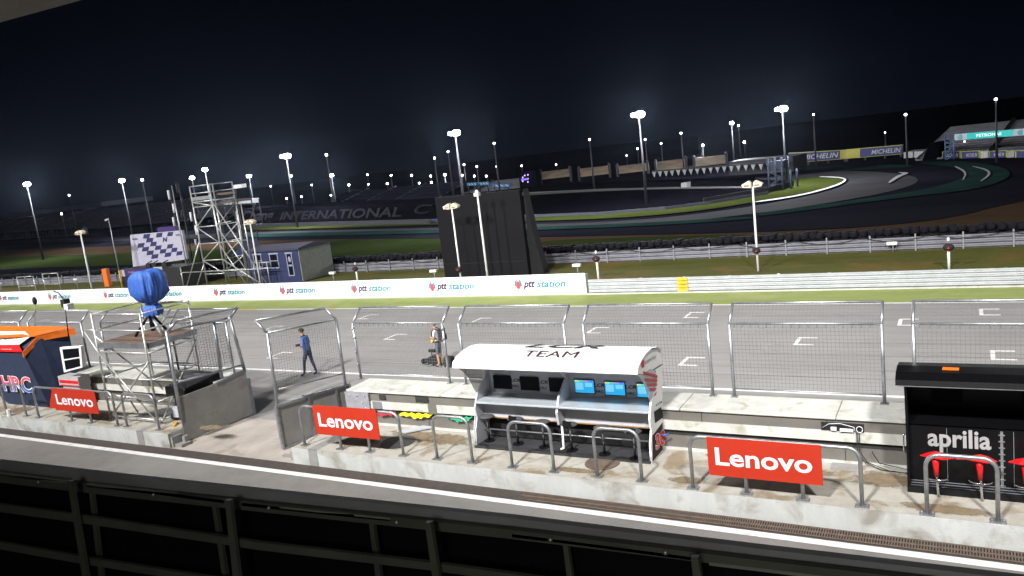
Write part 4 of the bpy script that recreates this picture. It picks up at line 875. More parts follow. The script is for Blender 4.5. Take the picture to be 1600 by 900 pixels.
# ================================================================== BLUE CABIN
Y = 39
def fpt(x, y, Y_=Y): return gy(x, y, Y_)
a = fpt(384, 396); b = fpt(464, 390); g = gz(464, 431)
T = thing('blue_cabin', 'dark blue wooden ticket cabin with white trimmed windows and arched roof', 'cabin', ((a.x+b.x)/2, Y+1, 0))
zt = b.z
mb = MB(); mb.box((a.x, Y, .0), (b.x, Y+3.2, zt)); put('cabin_wall', mb, M['cabin'], T)
c = gx(500, 387, b.x)
mb = MB(); mb.box((b.x+.01, Y+.05, .05), (b.x+.05, Y+3.2, zt-.02)); put('grey_side', mb, M['cabin_side'], T)
mb = MB(); mb.prism([(a.x-.1, Y-.12, zt), (a.x-.1, Y+.1, zt+.12), (a.x-.1, Y+1.6, zt+.32), (a.x-.1, Y+3.1, zt+.12), (a.x-.1, Y+3.3, zt)], (b.x-a.x+.25, 0, 0)); put('roof', mb, mat('cabin_roof', (.06, .06, .1), .7), T)
for x0, x1, y0, y1, nm in ((395, 411, 398, 417, 'window'), (420, 437, 397, 418, 'window'), (446, 461, 396, 430, 'door')):
    p = fpt(x0, y0, Y-.01); q = fpt(x1, y1, Y-.01)
    mb = MB(); mb.box((p.x, Y-.03, q.z), (p.x+.07, Y, p.z)); mb.box((q.x-.07, Y-.03, q.z), (q.x, Y, p.z)); mb.box((p.x-.06, Y-.04, p.z-.04), (q.x+.06, Y-.002, p.z+.06)); mb.box((p.x, Y-.035, q.z-.04), (q.x, Y-.001, q.z+.03))
    if nm == 'window': mb.box((p.x+.07, Y-.028, (p.z+q.z)/2-.03), (q.x-.07, Y-.004, (p.z+q.z)/2+.02)); 
    wf = put(nm, mb, M['cabin_trim'], T)
    mb = MB(); mb.box((p.x+.07, Y-.012, q.z+.03), (q.x-.07, Y-.003, p.z-.04)); put('pane', mb, M['screen'], wf)
    if nm == 'door': mb = MB(); mb.ball(((p.x+q.x)/2, Y-.015, p.z-.42), .16, 12, 6, (.8, .1, 1.3)); mb.box(((p.x+q.x)/2-.16, Y-.02, p.z-.9), ((p.x+q.x)/2+.16, Y-.013, p.z-.78)); put('door_poster', mb, M['cabin_trim'], wf)
mb = MB(); p = fpt(378, 400, 41); mb.prism([(p.x-1.2, 41, 1.9), (p.x+.6, 41, 1.9), (p.x+.1, 41, 2.9), (p.x-.3, 41, 2.3)], (0, 1.6, 0)); mb.tube([(p.x-1.1, 41.1, 0), (p.x-1.1, 41.1, 1.9)], .04, 6); mb.tube([(p.x+.5, 41.1, 0), (p.x+.5, 41.1, 1.9)], .04, 6)
tag(put('blue_gazebo', mb, M['cabin']), 'small peaked dark blue gazebo just behind the tall scaffold', 'gazebo')

# ================================================================== CHEQUERED BACKDROP AND PODIUM BOX
Y = 39.5
q = [gy(203, 367, Y), gy(284, 360, Y), gy(292, 405, Y), gy(208, 417, Y)]
T = thing('podium_backdrop', 'white backdrop with navy chequered pattern above the purple podium box', 'backdrop', ((q[0].x+q[1].x)/2, Y, 0))
mb = MB(); mb.prism(q, (0, .2, 0)); put('backdrop_panel', mb, M['backdrop'], T)
f = lambda u, v: q[0].lerp(q[1], u).lerp(q[3].lerp(q[2], u), v)+V((0, -.012, 0))
mb = MB(); rows = 6
for r in range(rows):
    v0 = .02+r*.135; v1 = v0+.135; off = (.25, .3, .12, .2, .28, .36)[r]
    xx = off; c = 0; wd = .125
    while xx < .86:
        if not (.45 < xx < .9 and r in (1, 2)) and not (r in (0, 1, 2) and xx > .55 and r > 0):
            mb.prism([f(xx+.03, v0), f(xx+wd+.03, v0), f(xx+wd, v1), f(xx, v1)], (0, .008, 0))
        xx += wd*(2 if xx < .5 else 1.9); wd = max(.07, wd*.9)
put('navy_checks', mb, M['navy_print'], T)
lt = MB(); 
for u, v in ((.05, .12), (.88, .12)): o = f(u, v+.05); text(lt, 'kiin', o, f(u+.1, v+.05)-o, V((0, 0, .16)), .006, .02)
o = f(.62, .33); text(lt, 'N', o, f(.72, .33)-o, V((0, 0, .35)), .006, .05, .3); put('backdrop_logo', lt, M['navy_print'], T)
mb = MB(); mb.box((q[0].x+3.0, Y+.3, q[0].z-.1), (q[1].x-1.1, Y+.6, q[0].z+.35)); put('purple_header', mb, M['purple_box'], T)
for x in (q[3].x+.2, q[2].x-.2): mb = MB(); mb.tube([(x, Y+.3, 0), (x, Y+.3, q[2].z+.2)], .06, 6); put('support_leg', mb, M['black'], T)
Y = 38.2; a = gy(188, 422, Y); b = gy(282, 415, Y)
T = thing('podium_box', 'low purple and black podium box with white corner panels behind the banner', 'podium', ((a.x+b.x)/2, Y, 0))
mb = MB(); mb.box((a.x, Y, 0), (b.x, Y+2, a.z)); put('box_body', mb, M['matt_black'], T)
c = gy(241, 422, Y).x
mb = MB(); mb.box((a.x+.3, Y-.02, a.z-.5), (c, Y-.004, a.z+.02)); put('purple_wrap', mb, M['purple_box'], T)
mb = MB(); mb.box((a.x, Y-.035, a.z-.5), (a.x+.5, Y-.021, a.z)); mb.box((c, Y-.035, a.z-.35), (c+1.0, Y-.021, a.z+.1)); put('white_panel', mb, M['board_white'], T)
lt = MB(); text(lt, 'kiin', (c+.2, Y-.036, a.z-.22), (.6, 0, 0), (0, 0, .22), .004, .03); put('panel_lettering', lt, M['black'], T)
lt = MB(); text(lt, 'THAILAND', (a.x+.9, Y-.021, a.z-.28), (1.6, 0, 0), (0, 0, .14), .004, .0, .2); put('wrap_lettering', lt, M['board_white'], T)
mb = MB()
for k, x in enumerate((c-1.6, c-.9, c+.3)): mb.box((x, Y+.5, a.z+.001), (x+.5, Y+1, a.z+.3)); mb.tube([(x, Y+.6, a.z+.3), (x+.7, Y+.6, a.z+.5)], .04, 6)
tag(put('stage_gear', mb, M['matt_black']), 'black stage equipment on top of the podium box under the backdrop', 'stage equipment')
mb = MB(); p = gy(165, 437, 40); mb.box((p.x-.3, 40, 0), (p.x+.3, 40.3, 1.5)); tag(put('orange_marker', mb, M['orange']), 'orange upright marker post board left of the podium box', 'marker')
for (x0, x1, y0, y1, lb) in ((26, 52, 433, 452, 'low white tubular barrier frame at far left behind the banner'), (66, 90, 428, 450, 'low white tubular barrier frame second from left behind the banner')):
    Y = 37; a = gy(x0, y0, Y); b = gy(x1, y0, Y); t = thing('tube_barrier', lb, 'barrier', ((a.x+b.x)/2, Y, 0), 'tubular barriers behind the banner')
    for x in (a.x, b.x): mb = MB(); mb.tube([(x, Y, 0), (x, Y, a.z)], .04, 6); put('leg', mb, M['scaf'], t)
    mb = MB(); mb.tube([(a.x, Y, a.z), (b.x, Y, a.z)], .035, 6); mb.tube([(a.x, Y, a.z*.5), (b.x, Y, a.z*.5)], .03, 6); put('cross_tube', mb, M['scaf'], t)

# ================================================================== TALL SCAFFOLD TOWER
Y0_ = 38; Y1_ = 40
A0 = gy(296, 292, Y0_); A1 = gy(327, 290, Y0_); zt = A0.z
xa, xb = A0.x, A1.x; xc = gy(372, 300, Y0_).x
T = thing('scaffold_tower', 'tall scaffold tower of bright tubes with a small top platform beside the chequered backdrop', 'scaffold', ((xa+xb)/2, Y0_, 0))
for x in (xa, xb):
    for y in (Y0_, Y1_): mb = MB(); mb.tube([(x, y, 0), (x, y, zt)], .05, 6); put('upright_tube', mb, M['scaf'], T)
zz = [1.0, 2.0, 3.2, 4.4, 5.8, zt-1.1, zt-.5, zt]
def br(p, q, r=.038): mb = MB(); mb.tube([p, q], r, 6); put('brace_tube', mb, M['scaf'], T)
for z in zz:
    br((xa, Y0_, z), (xb, Y0_, z)); br((xb, Y0_, z), (xb, Y1_, z))
for i in range(5):
    s = (xa, xb) if i % 2 else (xb, xa); br((s[0], Y0_-.03, zz[i]), (s[1], Y0_-.03, zz[i+1])); br((xa, Y1_, zz[i]), (xb, Y1_, zz[i+1]))
for z0, z1, dx in ((0, zt-1.2, 4.2), (0, 4.4, 3.0), (0, 3.0, 2.0), (0, 2.0, 3.8)): br((xb, Y0_, z1), (xb+dx*.9, Y0_+.2, z0), .042)
for z0, z1, dx in ((0, 3.4, 2.6), (0, 1.7, 1.5)): br((xa, Y0_, z1), (xa-dx, Y0_+.2, z0), .042)
br((xb+2.2, Y0_+.5, 0), (xb+2.2, Y0_+.5, 5.8)); br((xb+1.0, Y0_+1, 0), (xb+1.0, Y0_+1, 5.2)); br((xb, Y0_, 3.2), (xb+2.2, Y0_+.5, 3.2)); br((xa-2.6, Y0_, 1.2), (xb+3.8, Y0_, 1.2)); br((xb, Y0_, 4.5), (xb+1.5, Y0_, 4.6))
for dx in (2.6, 3.2, 3.9): br((xb+dx, Y0_+.3, 0), (xb+dx, Y0_+.3, 1.6))
br((xb+2.4, Y0_+.3, 1.6), (xb+4.2, Y0_+.3, 1.6)); br((xb+2.4, Y0_+.3, 1.2), (xb+4.2, Y0_+.3, 1.2))
br((xa-2.6, Y0_, 0), (xa-2.6, Y0_, 1.6))
mb = MB(); mb.box((xa-.05, Y0_, zt-1.15), (xb+.05, Y1_, zt-1.08)); mb.box((xa, Y0_, zt-1.0), (xb, Y0_+.03, zt-.75)); put('top_deck', mb, M['galv'], T)
# second, darker tower carrying dish gear right of it
T = thing('camera_tower', 'darker lattice tower with a camera hide, behind the tall scaffold', 'tower', (xb+1.6, 44, 0))
a = gy(338, 300, 46); b = gy(368, 298, 46)
for x in (a.x, b.x):
    for y in (46, 47.5): mb = MB(); mb.tube([(x, y, 0), (x, y, a.z+.2)], .05, 6); put('tower_leg', mb, M['mast'], T)
mb = MB(); mb.box((a.x, 46, a.z-1.0), (b.x, 47.5, a.z-.8)); mb.box((a.x, 46, a.z-.3), (b.x, 46.1, a.z-.1)); put('tower_deck', mb, M['rust'], T)
mb = MB(); mb.box((b.x-.1, 45.9, a.z+.1), (b.x+.9, 46.4, a.z+.4)); put('white_camera', mb, M['white'], T)
mb = MB()
for k in range(6): mb.tube([(a.x, 46, k*1.0), (b.x, 46, k*1.0+1)], .03, 5)
put('lattice', mb, M['mast'], T)
# aerial masts
for (x0, y0, x1, y1, lb) in ((262, 296, 272, 345, 'white panel aerials on a thin mast, leftmost beside the tall scaffold'), (275, 285, 292, 345, 'black lattice aerial mast with two thin rods beside the tall scaffold'), (297, 330, 300, 345, 'short pair of white panel aerials left of the tall scaffold')):
    Y = 43; p = gy(x0+3, y0, Y); t = thing('aerial_mast', lb, 'aerial mast', (p.x, Y, 0), 'aerial masts by the scaffold tower')
    mb = MB(); mb.tube([(p.x, Y, 0), (p.x, Y, p.z)], .05, 6); put('mast_pole', mb, M['mast'], t)
    for k in range(3):
        z = p.z-.3-k*1.1
        if z < 1: break
        mb = MB(); mb.tube([(p.x+.3*(k % 2)-.1, Y-.1, z-.5), (p.x+.3*(k % 2)-.1, Y-.1, z+.25)], .09, 8); mb.tube([(p.x, Y, z), (p.x+.3*(k % 2)-.1, Y-.1, z)], .02, 5); put('aerial', mb, M['logo_white'] if y0 != 285 else M['mast'], t)
# ================================================================== FAR BANK WITH LETTERS
p0 = gz(300, 356); p1 = gz(690, 349); q0 = gz(300, 344)
def at_d(x, y, p):   # point seen at (x,y) standing over the line through ground point p, same distance along the view
    r = ray(x, y); k = math.hypot(p.x, p.y)/math.hypot(r.x, r.y); return CP+r*k
b0 = gz(372, 356); b1 = gz(682, 350)
t0_ = at_d(372, 327, b0*1.04); t1_ = at_d(682, 316, b1*1.05)
T = thing('lettered_bank', 'black sloping bank with huge grey letters far behind the blue cabin', 'bank', (b0+b1)/2)
mb = MB(); n = V((-(b1-b0).y, (b1-b0).x, 0)).normalized()
mb.prism([b0, b1, t1_, t0_], n*6); put('bank_face', mb, M['darkwall'], T)
fb = lambda u, v: b0.lerp(b1, u).lerp(t0_.lerp(t1_, u), v)
for s, u0, u1, v0, v1 in (('Chang', .04, .26, .12, .85), ('INTERNATIONAL', .29, .88, .3, .72), ('C', .925, .99, .4, .85)):
    lt = MB(); o = fb(u0, v0); text(lt, s, o, fb(u1, v0+.0)-o, fb(u0, v1)-o, .25, .02, .35); put('bank_lettering', lt, M['bank_letter'], T)
mb = MB(); mb.beam(b0-n*.8+V((0, 0, .35)), b1-n*.8+V((0, 0, .35)), .2, .7); tag(put('bank_guardrail', mb, M['mast']), 'low grey guardrail at the foot of the black lettered bank', 'guardrail')
T = thing('blue_hoarding', 'blue hoarding on the ground at the left edge of the black screen', 'hoarding', gz(672, 350))
mb = MB(); a = gz(655, 351); b = gz(684, 350); mb.prism([a, b, b+V((0, 0, .6)), a+V((0, 0, .6))], n*.2); put('hoarding_panel', mb, M['bluecont'], T)
# armco around the island and safety fence
def rail_line(px, hh, m, label, nm='island_guardrail', th=.12, kind=None, cat='guardrail'):
    mb = MB(); ps = [gz(*q) for q in px]
    for a, b in zip(ps, ps[1:]): mb.beam(a+V((0, 0, hh/2)), b+V((0, 0, hh/2)), th, hh)
    return tag(put(nm, mb, m), label, cat, kind=kind)
rail_line([(815, 342), (940, 338), (1040, 330), (1110, 321), (1200, 306)], .42, mat('rail_blue', (.06, .065, .09), .6), 'grey blue guardrail curving behind the bright grass strip')
rail_line([(1100, 321), (1200, 304), (1240, 293)], .7, M['mast'], 'short doubled guardrail by the marshal tower')
rail_line([(0, 421), (-400, 437)], .3, M['mast'], 'guardrail stub at the far left')
rail_line([(-100, 353), (0, 347), (120, 341), (290, 329), (400, 319)], .5, M['beige'], 'pale low wall in front of the far left grandstand', 'low_wall', cat='wall')
rail_line([(400, 335), (540, 326), (690, 317)], .5, M['grey_line'], 'pale low wall on the top of the lettered bank', 'low_wall', cat='wall')
rail_line([(815, 303), (960, 297), (1180, 296)], .25, M['grey_line'], 'thin pale kerb wall beyond the dark bank', 'low_wall', cat='wall')

# ================================================================== GRANDSTANDS
def stand(label, x0, y0, x1, y1, yt0, yt1, rows=10, m=None, roof=None, group=None, depth=14, lamps=0, nm='grandstand', legs=True):
    """tiers rising away from the viewer between the ground points seen at (x0,y0),(x1,y1), as high as the rows yt0,yt1"""
    a = gz(x0, y0); b = gz(x1, y1)
    for v in (a, b):
        L_ = math.hypot(v.x, v.y)
        if L_ > 330: v.x *= 330/L_; v.y *= 330/L_
    ha = at_d(x0, yt0, a).z; hb = at_d(x1, yt1, b).z; zb_ = min(at_d(x0, y0, a).z, at_d(x1, y1, b).z)
    hh = (ha+hb)/2; zb_ = max(0, zb_)
    a.z = b.z = 0; d = (b-a).normalized(); n = V((-d.y, d.x, 0)); n = n if n.dot(a) > 0 else -n
    t = thing(nm, label, 'grandstand', (a+b)/2, group)
    mb = MB()
    for k in range(rows):
        z0 = zb_+(hh-zb_)*k/rows; z1 = zb_+(hh-zb_)*(k+1)/rows; o = n*(depth*k/rows); o2 = n*(depth*(k+1)/rows)
        mb.quad(a+o+V((0, 0, z0)), b+o+V((0, 0, z0)), b+o+V((0, 0, z1)), a+o+V((0, 0, z1)))
        mb.quad(a+o+V((0, 0, z1)), b+o+V((0, 0, z1)), b+o2+V((0, 0, z1)), a+o2+V((0, 0, z1)))
    mb.quad(a, b, b+V((0, 0, zb_)), a+V((0, 0, zb_)))
    for s in (a, b): mb.prism([s, s+n*depth, s+n*depth+V((0, 0, hh)), s+V((0, 0, zb_+.3))], d*.2)
    put('seat_tiers', mb, m or M['far_seat'], t)
    L_ = (b-a).length; k = 8.
    mb = MB()
    while k < L_-4:
        mb.beam(a+d*k+V((0, 0, zb_+.2)), a+d*k+n*depth+V((0, 0, hh+.2)), .5, .25); k += 11
    put('stair_aisle', mb, M['mast'], t)
    if roof:
        for (u0, u1, h_) in roof:
            mb = MB(); c0 = a.lerp(b, u0)+n*2+V((0, 0, hh+h_)); c1 = a.lerp(b, u1)+n*2+V((0, 0, hh+h_)); mb.prism([c0, c1, c1+V((0, 0, 1.3)), c0+V((0, 0, 1.3))], n*depth); put('roof', mb, M['far_roof'], t)
            for q in (0, .5, 1): mb = MB(); mb.beam(c0.lerp(c1, q)+n*depth*.9, V((c0.lerp(c1, q).x, c0.lerp(c1, q).y, 0))+n*depth*.9, .3); put('roof_post', mb, M['mast'], t)
    return t, a, b, n, hh
stand('long dark grandstand with pale roof edge at the far left horizon', -60, 366, 290, 345, 345, 322, 14, roof=((0, .42, .6), (.5, .68, .8)), depth=16)
SL = []
def hd(x, y, D): r = ray(x, y); k = D/math.hypot(r.x, r.y); return CP+r*k
for k, (x0, x1, yt, yb) in enumerate(((844, 891, 268.5, 281), (904, 952, 263.5, 277), (964, 1012, 259.5, 272), (1024, 1072, 253, 268), (1084, 1135, 247, 262))):
    w_ = ('leftmost block of the five beige grandstands, beside the violet lit screen', 'second of five beige grandstand blocks on the horizon from the left', 'third of five beige grandstand blocks, left of the tall double lamp mast', 'fourth of five beige grandstand blocks, right of the tall double lamp mast', 'rightmost of the five beige grandstand blocks on the horizon')[k]
    a = hd(x0, yt, 158); b = hd(x1, yt-2.5, 158); la = hd(x0, yb, 158).z; d = b-a; n = V((-d.y, d.x, 0)).normalized(); zt = (a.z+b.z)/2; lo_ = max(.3, la)
    t = thing('grandstand', w_, 'grandstand', V((a.x, a.y, 0)), 'beige grandstand blocks on the horizon')
    a.z = b.z = 0; mb = MB()
    for q in range(7):
        z0 = lo_+(zt-lo_)*q/7; z1 = lo_+(zt-lo_)*(q+1)/7; o = n*q*.8
        mb.quad(a+o+V((0, 0, z0)), b+o+V((0, 0, z0)), b+o+V((0, 0, z1)), a+o+V((0, 0, z1))); mb.quad(a+o+V((0, 0, z1)), b+o+V((0, 0, z1)), b+n*(q+1)*.8+V((0, 0, z1)), a+n*(q+1)*.8+V((0, 0, z1)))
    put('seat_tiers', mb, M['beige'], t)
    mb = MB(); mb.prism([a, b, b+V((0, 0, lo_)), a+V((0, 0, lo_))], n*5.6); put('base', mb, M['darkwall'], t)
    for s_ in (a, b): mb = MB(); mb.beam(s_, s_+V((0, 0, zt+.4)), .4); mb.beam(s_+n*5.6, s_+n*5.6+V((0, 0, zt+.4)), .4); mb.beam(s_+V((0, 0, zt+.4)), s_+n*5.6+V((0, 0, zt+.4)), .3); put('end_frame', mb, M['mast'], t)
stand('dim open grandstand rising behind the turquoise sign at the far right', 1430, 252, 1900, 214, 216, 162, 16, depth=26)
stand('dim low grandstand on the horizon behind the black screen', 690, 306, 830, 292, 291, 281, 6, depth=9)
stand('dark low grandstand on the horizon above the lettered bank', 500, 322, 690, 308, 303, 291, 6, depth=9, m=M['far_asphalt'])
# terrace building with lit windows, right of the beige stands
mb = MB(); a = gz(1140, 277); b = gz(1240, 270)
T = thing('pit_complex', 'low dark building with a row of white awnings below the right beige stands', 'building', (a+b)/2)
mb = MB(); mb.prism([a, b, b+V((0, 0, 2.2)), a+V((0, 0, 2.2))], (1, 5, 0)); put('wall', mb, M['mast'], T)
a = gz(1020, 285); b = gz(1235, 272); d = b-a
T = thing('awning_row', 'long row of small white triangular awnings in front of the far stands', 'awnings', (a+b)/2); T['kind'] = 'thing'
for k in range(20):
    c = a+d*(k/20); e_ = d*(.6/20); mb = MB(); mb.prism([c+V((0, 0, 1.6)), c+e_+V((0, 0, 1.6)), c+e_*.5+V((0, 0, .8))], (0, .3, 0)); put('awning', mb, M['board_white'], T)
mb = MB(); mb.beam(a+V((0, 0, 1.7)), b+V((0, 0, 1.7)), .2, .2); put('awning_beam', mb, M['mast'], T)
# violet screen tower
T = thing('light_wall', 'small dark screen with white and violet lamps left of the beige stands', 'screen', gz(826, 292))
a = at_d(812, 288, gz(812, 294)); b = at_d(838, 286, gz(838, 292)); c = at_d(838, 266, gz(838, 292))
mb = MB(); mb.prism([V((a.x, a.y, 0)), V((b.x, b.y, 0)), V((b.x, b.y, c.z)), V((a.x, a.y, c.z))], (.3, 1.5, 0)); put('frame', mb, M['darkwall'], T)
VL2 = emis('violet_text', (.25, .15, .7), .7)
for (x, y) in ((818, 277), (818, 283), (826, 273), (826, 279), (826, 284), (835, 272), (835, 278), (835, 284), (821, 274)):
    c = at_d(x, y, gz(826, 293)); mb = MB(); mb.ball(c-V((0, .3, 0)), .16, 6, 4); put('lamp', mb, VLAMP, T)
mb = MB(); c = at_d(817, 281, gz(826, 293)); mb.box(c-V((.2, .4, .1)), c+V((1.4, -.35, .25))); put('violet_display', mb, VL2, T)
for (x0, x1, y, lb) in ((729, 744, 286, 'small blue lit sign, leftmost above the black screen'), (747, 763, 285, 'small blue lit sign, second from left above the black screen'), (769, 795, 288, 'small blue lit sign, right one above the black screen')):
    a = at_d(x0, y, gz(x0, 303)); b = at_d(x1, y-1, gz(x0, 303)); T = thing('lit_sign', lb, 'lit sign', V((a.x, a.y, 0)), 'small lit signs above the black screen')
    mb = MB(); mb.prism([a, b, b+V((0, 0, -.6)), a+V((0, 0, -.6))], (0, .2, 0)); put('sign_face', mb, emis('sign_blue', (.03, .08, .16), 1.), T)
    mb = MB()
    for k in range(3): mb.beam(a.lerp(b, .2+k*.3)-V((0, .03, .15)), a.lerp(b, .35+k*.3)-V((0, .03, .45)), .12)
    put('sign_marks', mb, emis('sign_pale', (.2, .35, .5), 1.), T)
    for p_, q_ in (((a.x+.3, a.y+.1, 0), a.lerp(b, .1)+V((0, .1, -.2))), ((b.x-.3, b.y+.1, 0), b+V((-.3, .1, -.2)))): mb = MB(); mb.tube([p_, q_], .12, 5); put('sign_leg', mb, M['mast'], T)

# ================================================================== BOARDS AND ARCH AT THE RIGHT
def hoard(label, x0, y0, x1, y1, t0, t1, writing, base=0, panels=()):
    a = gz(x0, y0); b = gz(x1, y1); k0 = at_d(x0, t0, a); k1 = at_d(x1, t1, b)
    T = thing('trackside_board', label, 'board', (a+b)/2, 'tyre maker boards at the last corner')
    d = b-a; n = V((d.y, -d.x, 0)).normalized(); n = -n if n.dot(a) > 0 else n
    g0 = V((a.x, a.y, k0.z*base)); g1 = V((b.x, b.y, k1.z*base))
    mb = MB(); mb.prism([g0, g1, k1, k0], -n*.4); put('board_face', mb, M['michelin_yellow'], T)
    P_ = lambda u, v: g0.lerp(g1, u).lerp(k0.lerp(k1, u), v)+n*.03
    for (u0, u1, s) in panels:
        mb = MB(); mb.prism([P_(u0, .06), P_(u1, .06), P_(u1, .94), P_(u0, .94)], n*.05); put('blue_panel', mb, M['michelin_blue'] if s else M['board_white'], T)
        if s: lt = MB(); o = P_(u0+(u1-u0)*.28, .25); text(lt, s, o, P_(u0+(u1-u0)*.97, .25)-o, P_(u0+(u1-u0)*.28, .72)-o, .1, .01, .2); put('board_lettering', lt, M['board_white'], T)
    if base:
        for u in (.02, .35, .7, .98): mb = MB(); mb.beam(V((P_(u, 0).x, P_(u, 0).y, 0)), P_(u, .1)-n*.2, .25); put('board_leg', mb, M['mast'], T)
hoard('large raised yellow and blue tyre board, left of the pair on the bridge', 1232, 261, 1322, 253, 239, 234, 1, .25, ((0, .9, 'MICHELIN'),))
hoard('large raised yellow and blue tyre board, right of the pair on the bridge', 1322, 253, 1410, 246, 233.5, 226, 1, .25, ((.26, 1, 'MICHELIN'),))
for k, (x0, x1, y, s) in enumerate(((1472, 1501, 248.5, 'MICHELIN'), (1502, 1531, 248.2, 'MICHELIN'), (1532, 1545, 248, ''), (1546, 1573, 247.6, 'MICHELIN'), (1574, 1585, 247.3, ''), (1586, 1640, 247, 'MICHELIN'))):
    lb = ('low blue lettered board at the corner, leftmost under the turquoise sign', 'low blue lettered board at the corner, second from the left', 'low narrow pale board at the corner, left one', 'low blue lettered board at the corner, between two narrow pale boards', 'low narrow pale board at the corner, right one', 'low blue lettered board cut by the right edge')[k]
    hoard(lb, x0, y, x1, y-1, y-11.5, y-13, 1, 0, ((.06, .94, s),))
mb = MB(); a = gz(1440, 252); mb.prism([a, gz(1466, 249), at_d(1470, 222, gz(1466, 249)), at_d(1452, 224, a)], (1, 4, 0)); tag(put('dark_tent', mb, M['darkwall']), 'black covered stack leaning beside the low boards at the corner', 'tent')
for k, (x0, x1, y, hh) in enumerate(((1412, 1426, 244, 7), (1428, 1450, 243, 7), (1472, 1482, 236, 5), (1485, 1525, 236, 8))):
    a = gz(x0, y+4); b = gz(x1, y+3); mb = MB(); mb.prism([a, b, at_d(x1, y-hh, b), at_d(x0, y-hh+1, a)], (1, 4, 0))
    tag(put('marquee', mb, M['board_white'] if k != 3 else M['far_roof']), ('small pale marquee right of the raised tyre boards', 'wider pale marquee beside the black covered stack', 'tiny pale marquee under the left end of the turquoise sign', 'low grey marquee under the turquoise sign')[k], 'marquee')
pa = gz(1490, 249); pb = gz(1700, 238)
k0 = at_d(1490, 210, pa); r_ = ray(1600, 201)
A_ = k0; zt = A_.z; q = CP+r_*((zt-H)/r_.z); hb = at_d(1490, 219.5, pa).z
dv = (q-A_); Bp = A_+dv*1.9
T = thing('sign_arch', 'turquoise and white lit sponsor gantry sign over the track at the far right', 'sign gantry', V((A_.x, A_.y, 0)))
def AP(u, z): v = A_+dv*u; v.z = z; return v
mb = MB(); mb.prism([AP(0, hb), AP(1.9, hb), AP(1.9, zt), AP(0, zt)], (.1, 1., 0)); put('sign_beam', mb, emis('sign_white', (.32, .35, .4), .35), T)
mb = MB(); mb.prism([AP(.2, hb), AP(.85, hb), AP(.85, zt), AP(.2, zt)], (-.01, -.06, 0)); put('turquoise_panel', mb, emis('sign_teal', (.005, .3, .27), .9), T)
lt = MB(); o = AP(.34, hb+(zt-hb)*.28)+V((0, -.08, 0)); text(lt, 'PETRONAS', o, AP(.7, 0)-AP(.34, 0), V((0, 0, (zt-hb)*.48)), .04, .03); put('sign_lettering', lt, emis('sign_lt', (.6, .75, .72), .7), T)
for u in (.1, .95):
    mb = MB(); c = AP(u, (hb+zt)/2)+V((0, -.12, 0)); mb.ball(c, .3, 10, 6, (1, .1, 1)); put('drop_logo', mb, emis('sign_drop', (.1, .3, .3), .4), T)
mb = MB()
for dx in (-.9, 0):
    for dy in (0, 1): mb.tube([(A_.x+dx, A_.y+dy, 0), (A_.x+dx, A_.y+dy, zt)], .1, 6)
for k in range(6): z = zt*k/6; mb.tube([(A_.x-.9, A_.y, z), (A_.x, A_.y, z+zt/6)], .06, 5); mb.tube([(A_.x-.9, A_.y, z), (A_.x, A_.y, z)], .06, 5)
put('truss_leg', mb, mat('blue_truss', (.08, .12, .22), .5), T)
# marshal tower
a = gz(1203, 300); b = gz(1224, 298); T = thing('marshal_tower', 'dark steel marshal tower with stairs at the tip of the inner grass', 'tower', a)
top = at_d(1203, 248, a).z; dx = b-a
mb = MB()
for s in (0, .5, 1, 1.6):
    c = a+dx*s
    mb.tube([c, c+V((0, 0, top*(1 if s <= 1 else .6)))], .12, 6); mb.tube([c+V((.3, 1.8, 0)), c+V((.3, 1.8, top*(1 if s <= 1 else .6)))], .1, 6)
put('tower_leg', mb, mat('tower_paint', (.03, .04, .07), .6), T)
mb = MB(); 
for k in range(5): z = top*k/5; mb.beam(a+V((0, 0, z)), b+V((0, 0, z)), .15); mb.beam(a+V((0, 0, z)) if k % 2 else b+V((0, 0, z)), (b if k % 2 else a)+V((0, 0, z+top/5)), .12)
put('cross_brace', mb, MATS['tower_paint'], T)
mb = MB(); mb.prism([a+V((0, 0, top-1.1)), b+V((0, 0, top-1.1)), b+V((0, 0, top-.3)), a+V((0, 0, top-.3))], (.3, 1.8, 0)); put('lookout', mb, MATS['tower_paint'], T)
mb = MB(); a = gz(1064, 296); mb.prism([a, gz(1073, 296), at_d(1073, 285, gz(1073, 296)), at_d(1064, 286, a)], (.2, 1, 0)); tag(put('white_cabinet', mb, M['board_white']), 'white cabinet standing by the service road beyond the dark bank', 'cabinet')
mb = MB(); a = gz(348, 322); 
T = thing('white_sign', 'white lettered board above the far stand, right of the tall scaffold', 'sign', gz(375, 345))
a = gy(349, 313, 90); b = gy(403, 309, 90); mb.prism([a, b, b-V((0, 0, .75)), a-V((0, 0, .75))], (0, .2, 0)); put('sign_face', mb, emis('white_sign_face', (.45, .47, .5), .12), T)
lt = MB(); text(lt, 'TISSOT', a+V((1.6, -.01, -.6)), V((1.9, 0, 0)), V((0, 0, .42)), .03, .02); put('sign_lettering', lt, M['black'], T)
for p in (a, b): mb = MB(); mb.tube([(p.x, p.y+.1, 0), p+V((0, .1, -.2))], .12, 5); put('sign_leg', mb, M['mast'], T)
a = gz(-20, 377); b = gz(130, 367); T = thing('lettered_board', 'long dim board with repeated lettering at the far left beyond the run-off', 'board', (a+b)/2)
ha = at_d(-20, 364, a).z; hb = at_d(130, 356, b).z
mb = MB(); mb.prism([a, b, b+V((0, 0, hb)), a+V((0, 0, ha))], (.5, 1, 0)); put('board_face', mb, mat('dim_board', (.1, .1, .1), .8), T)
for k in range(4):
    lt = MB(); o = a.lerp(b, .03+k*.24)+V((0, -.1, .4)); text(lt, 'TISSOT', o, (b-a)*.2, V((0, 0, ha*.6)), .15, .02); put('board_lettering', lt, M['darkwall'], T)

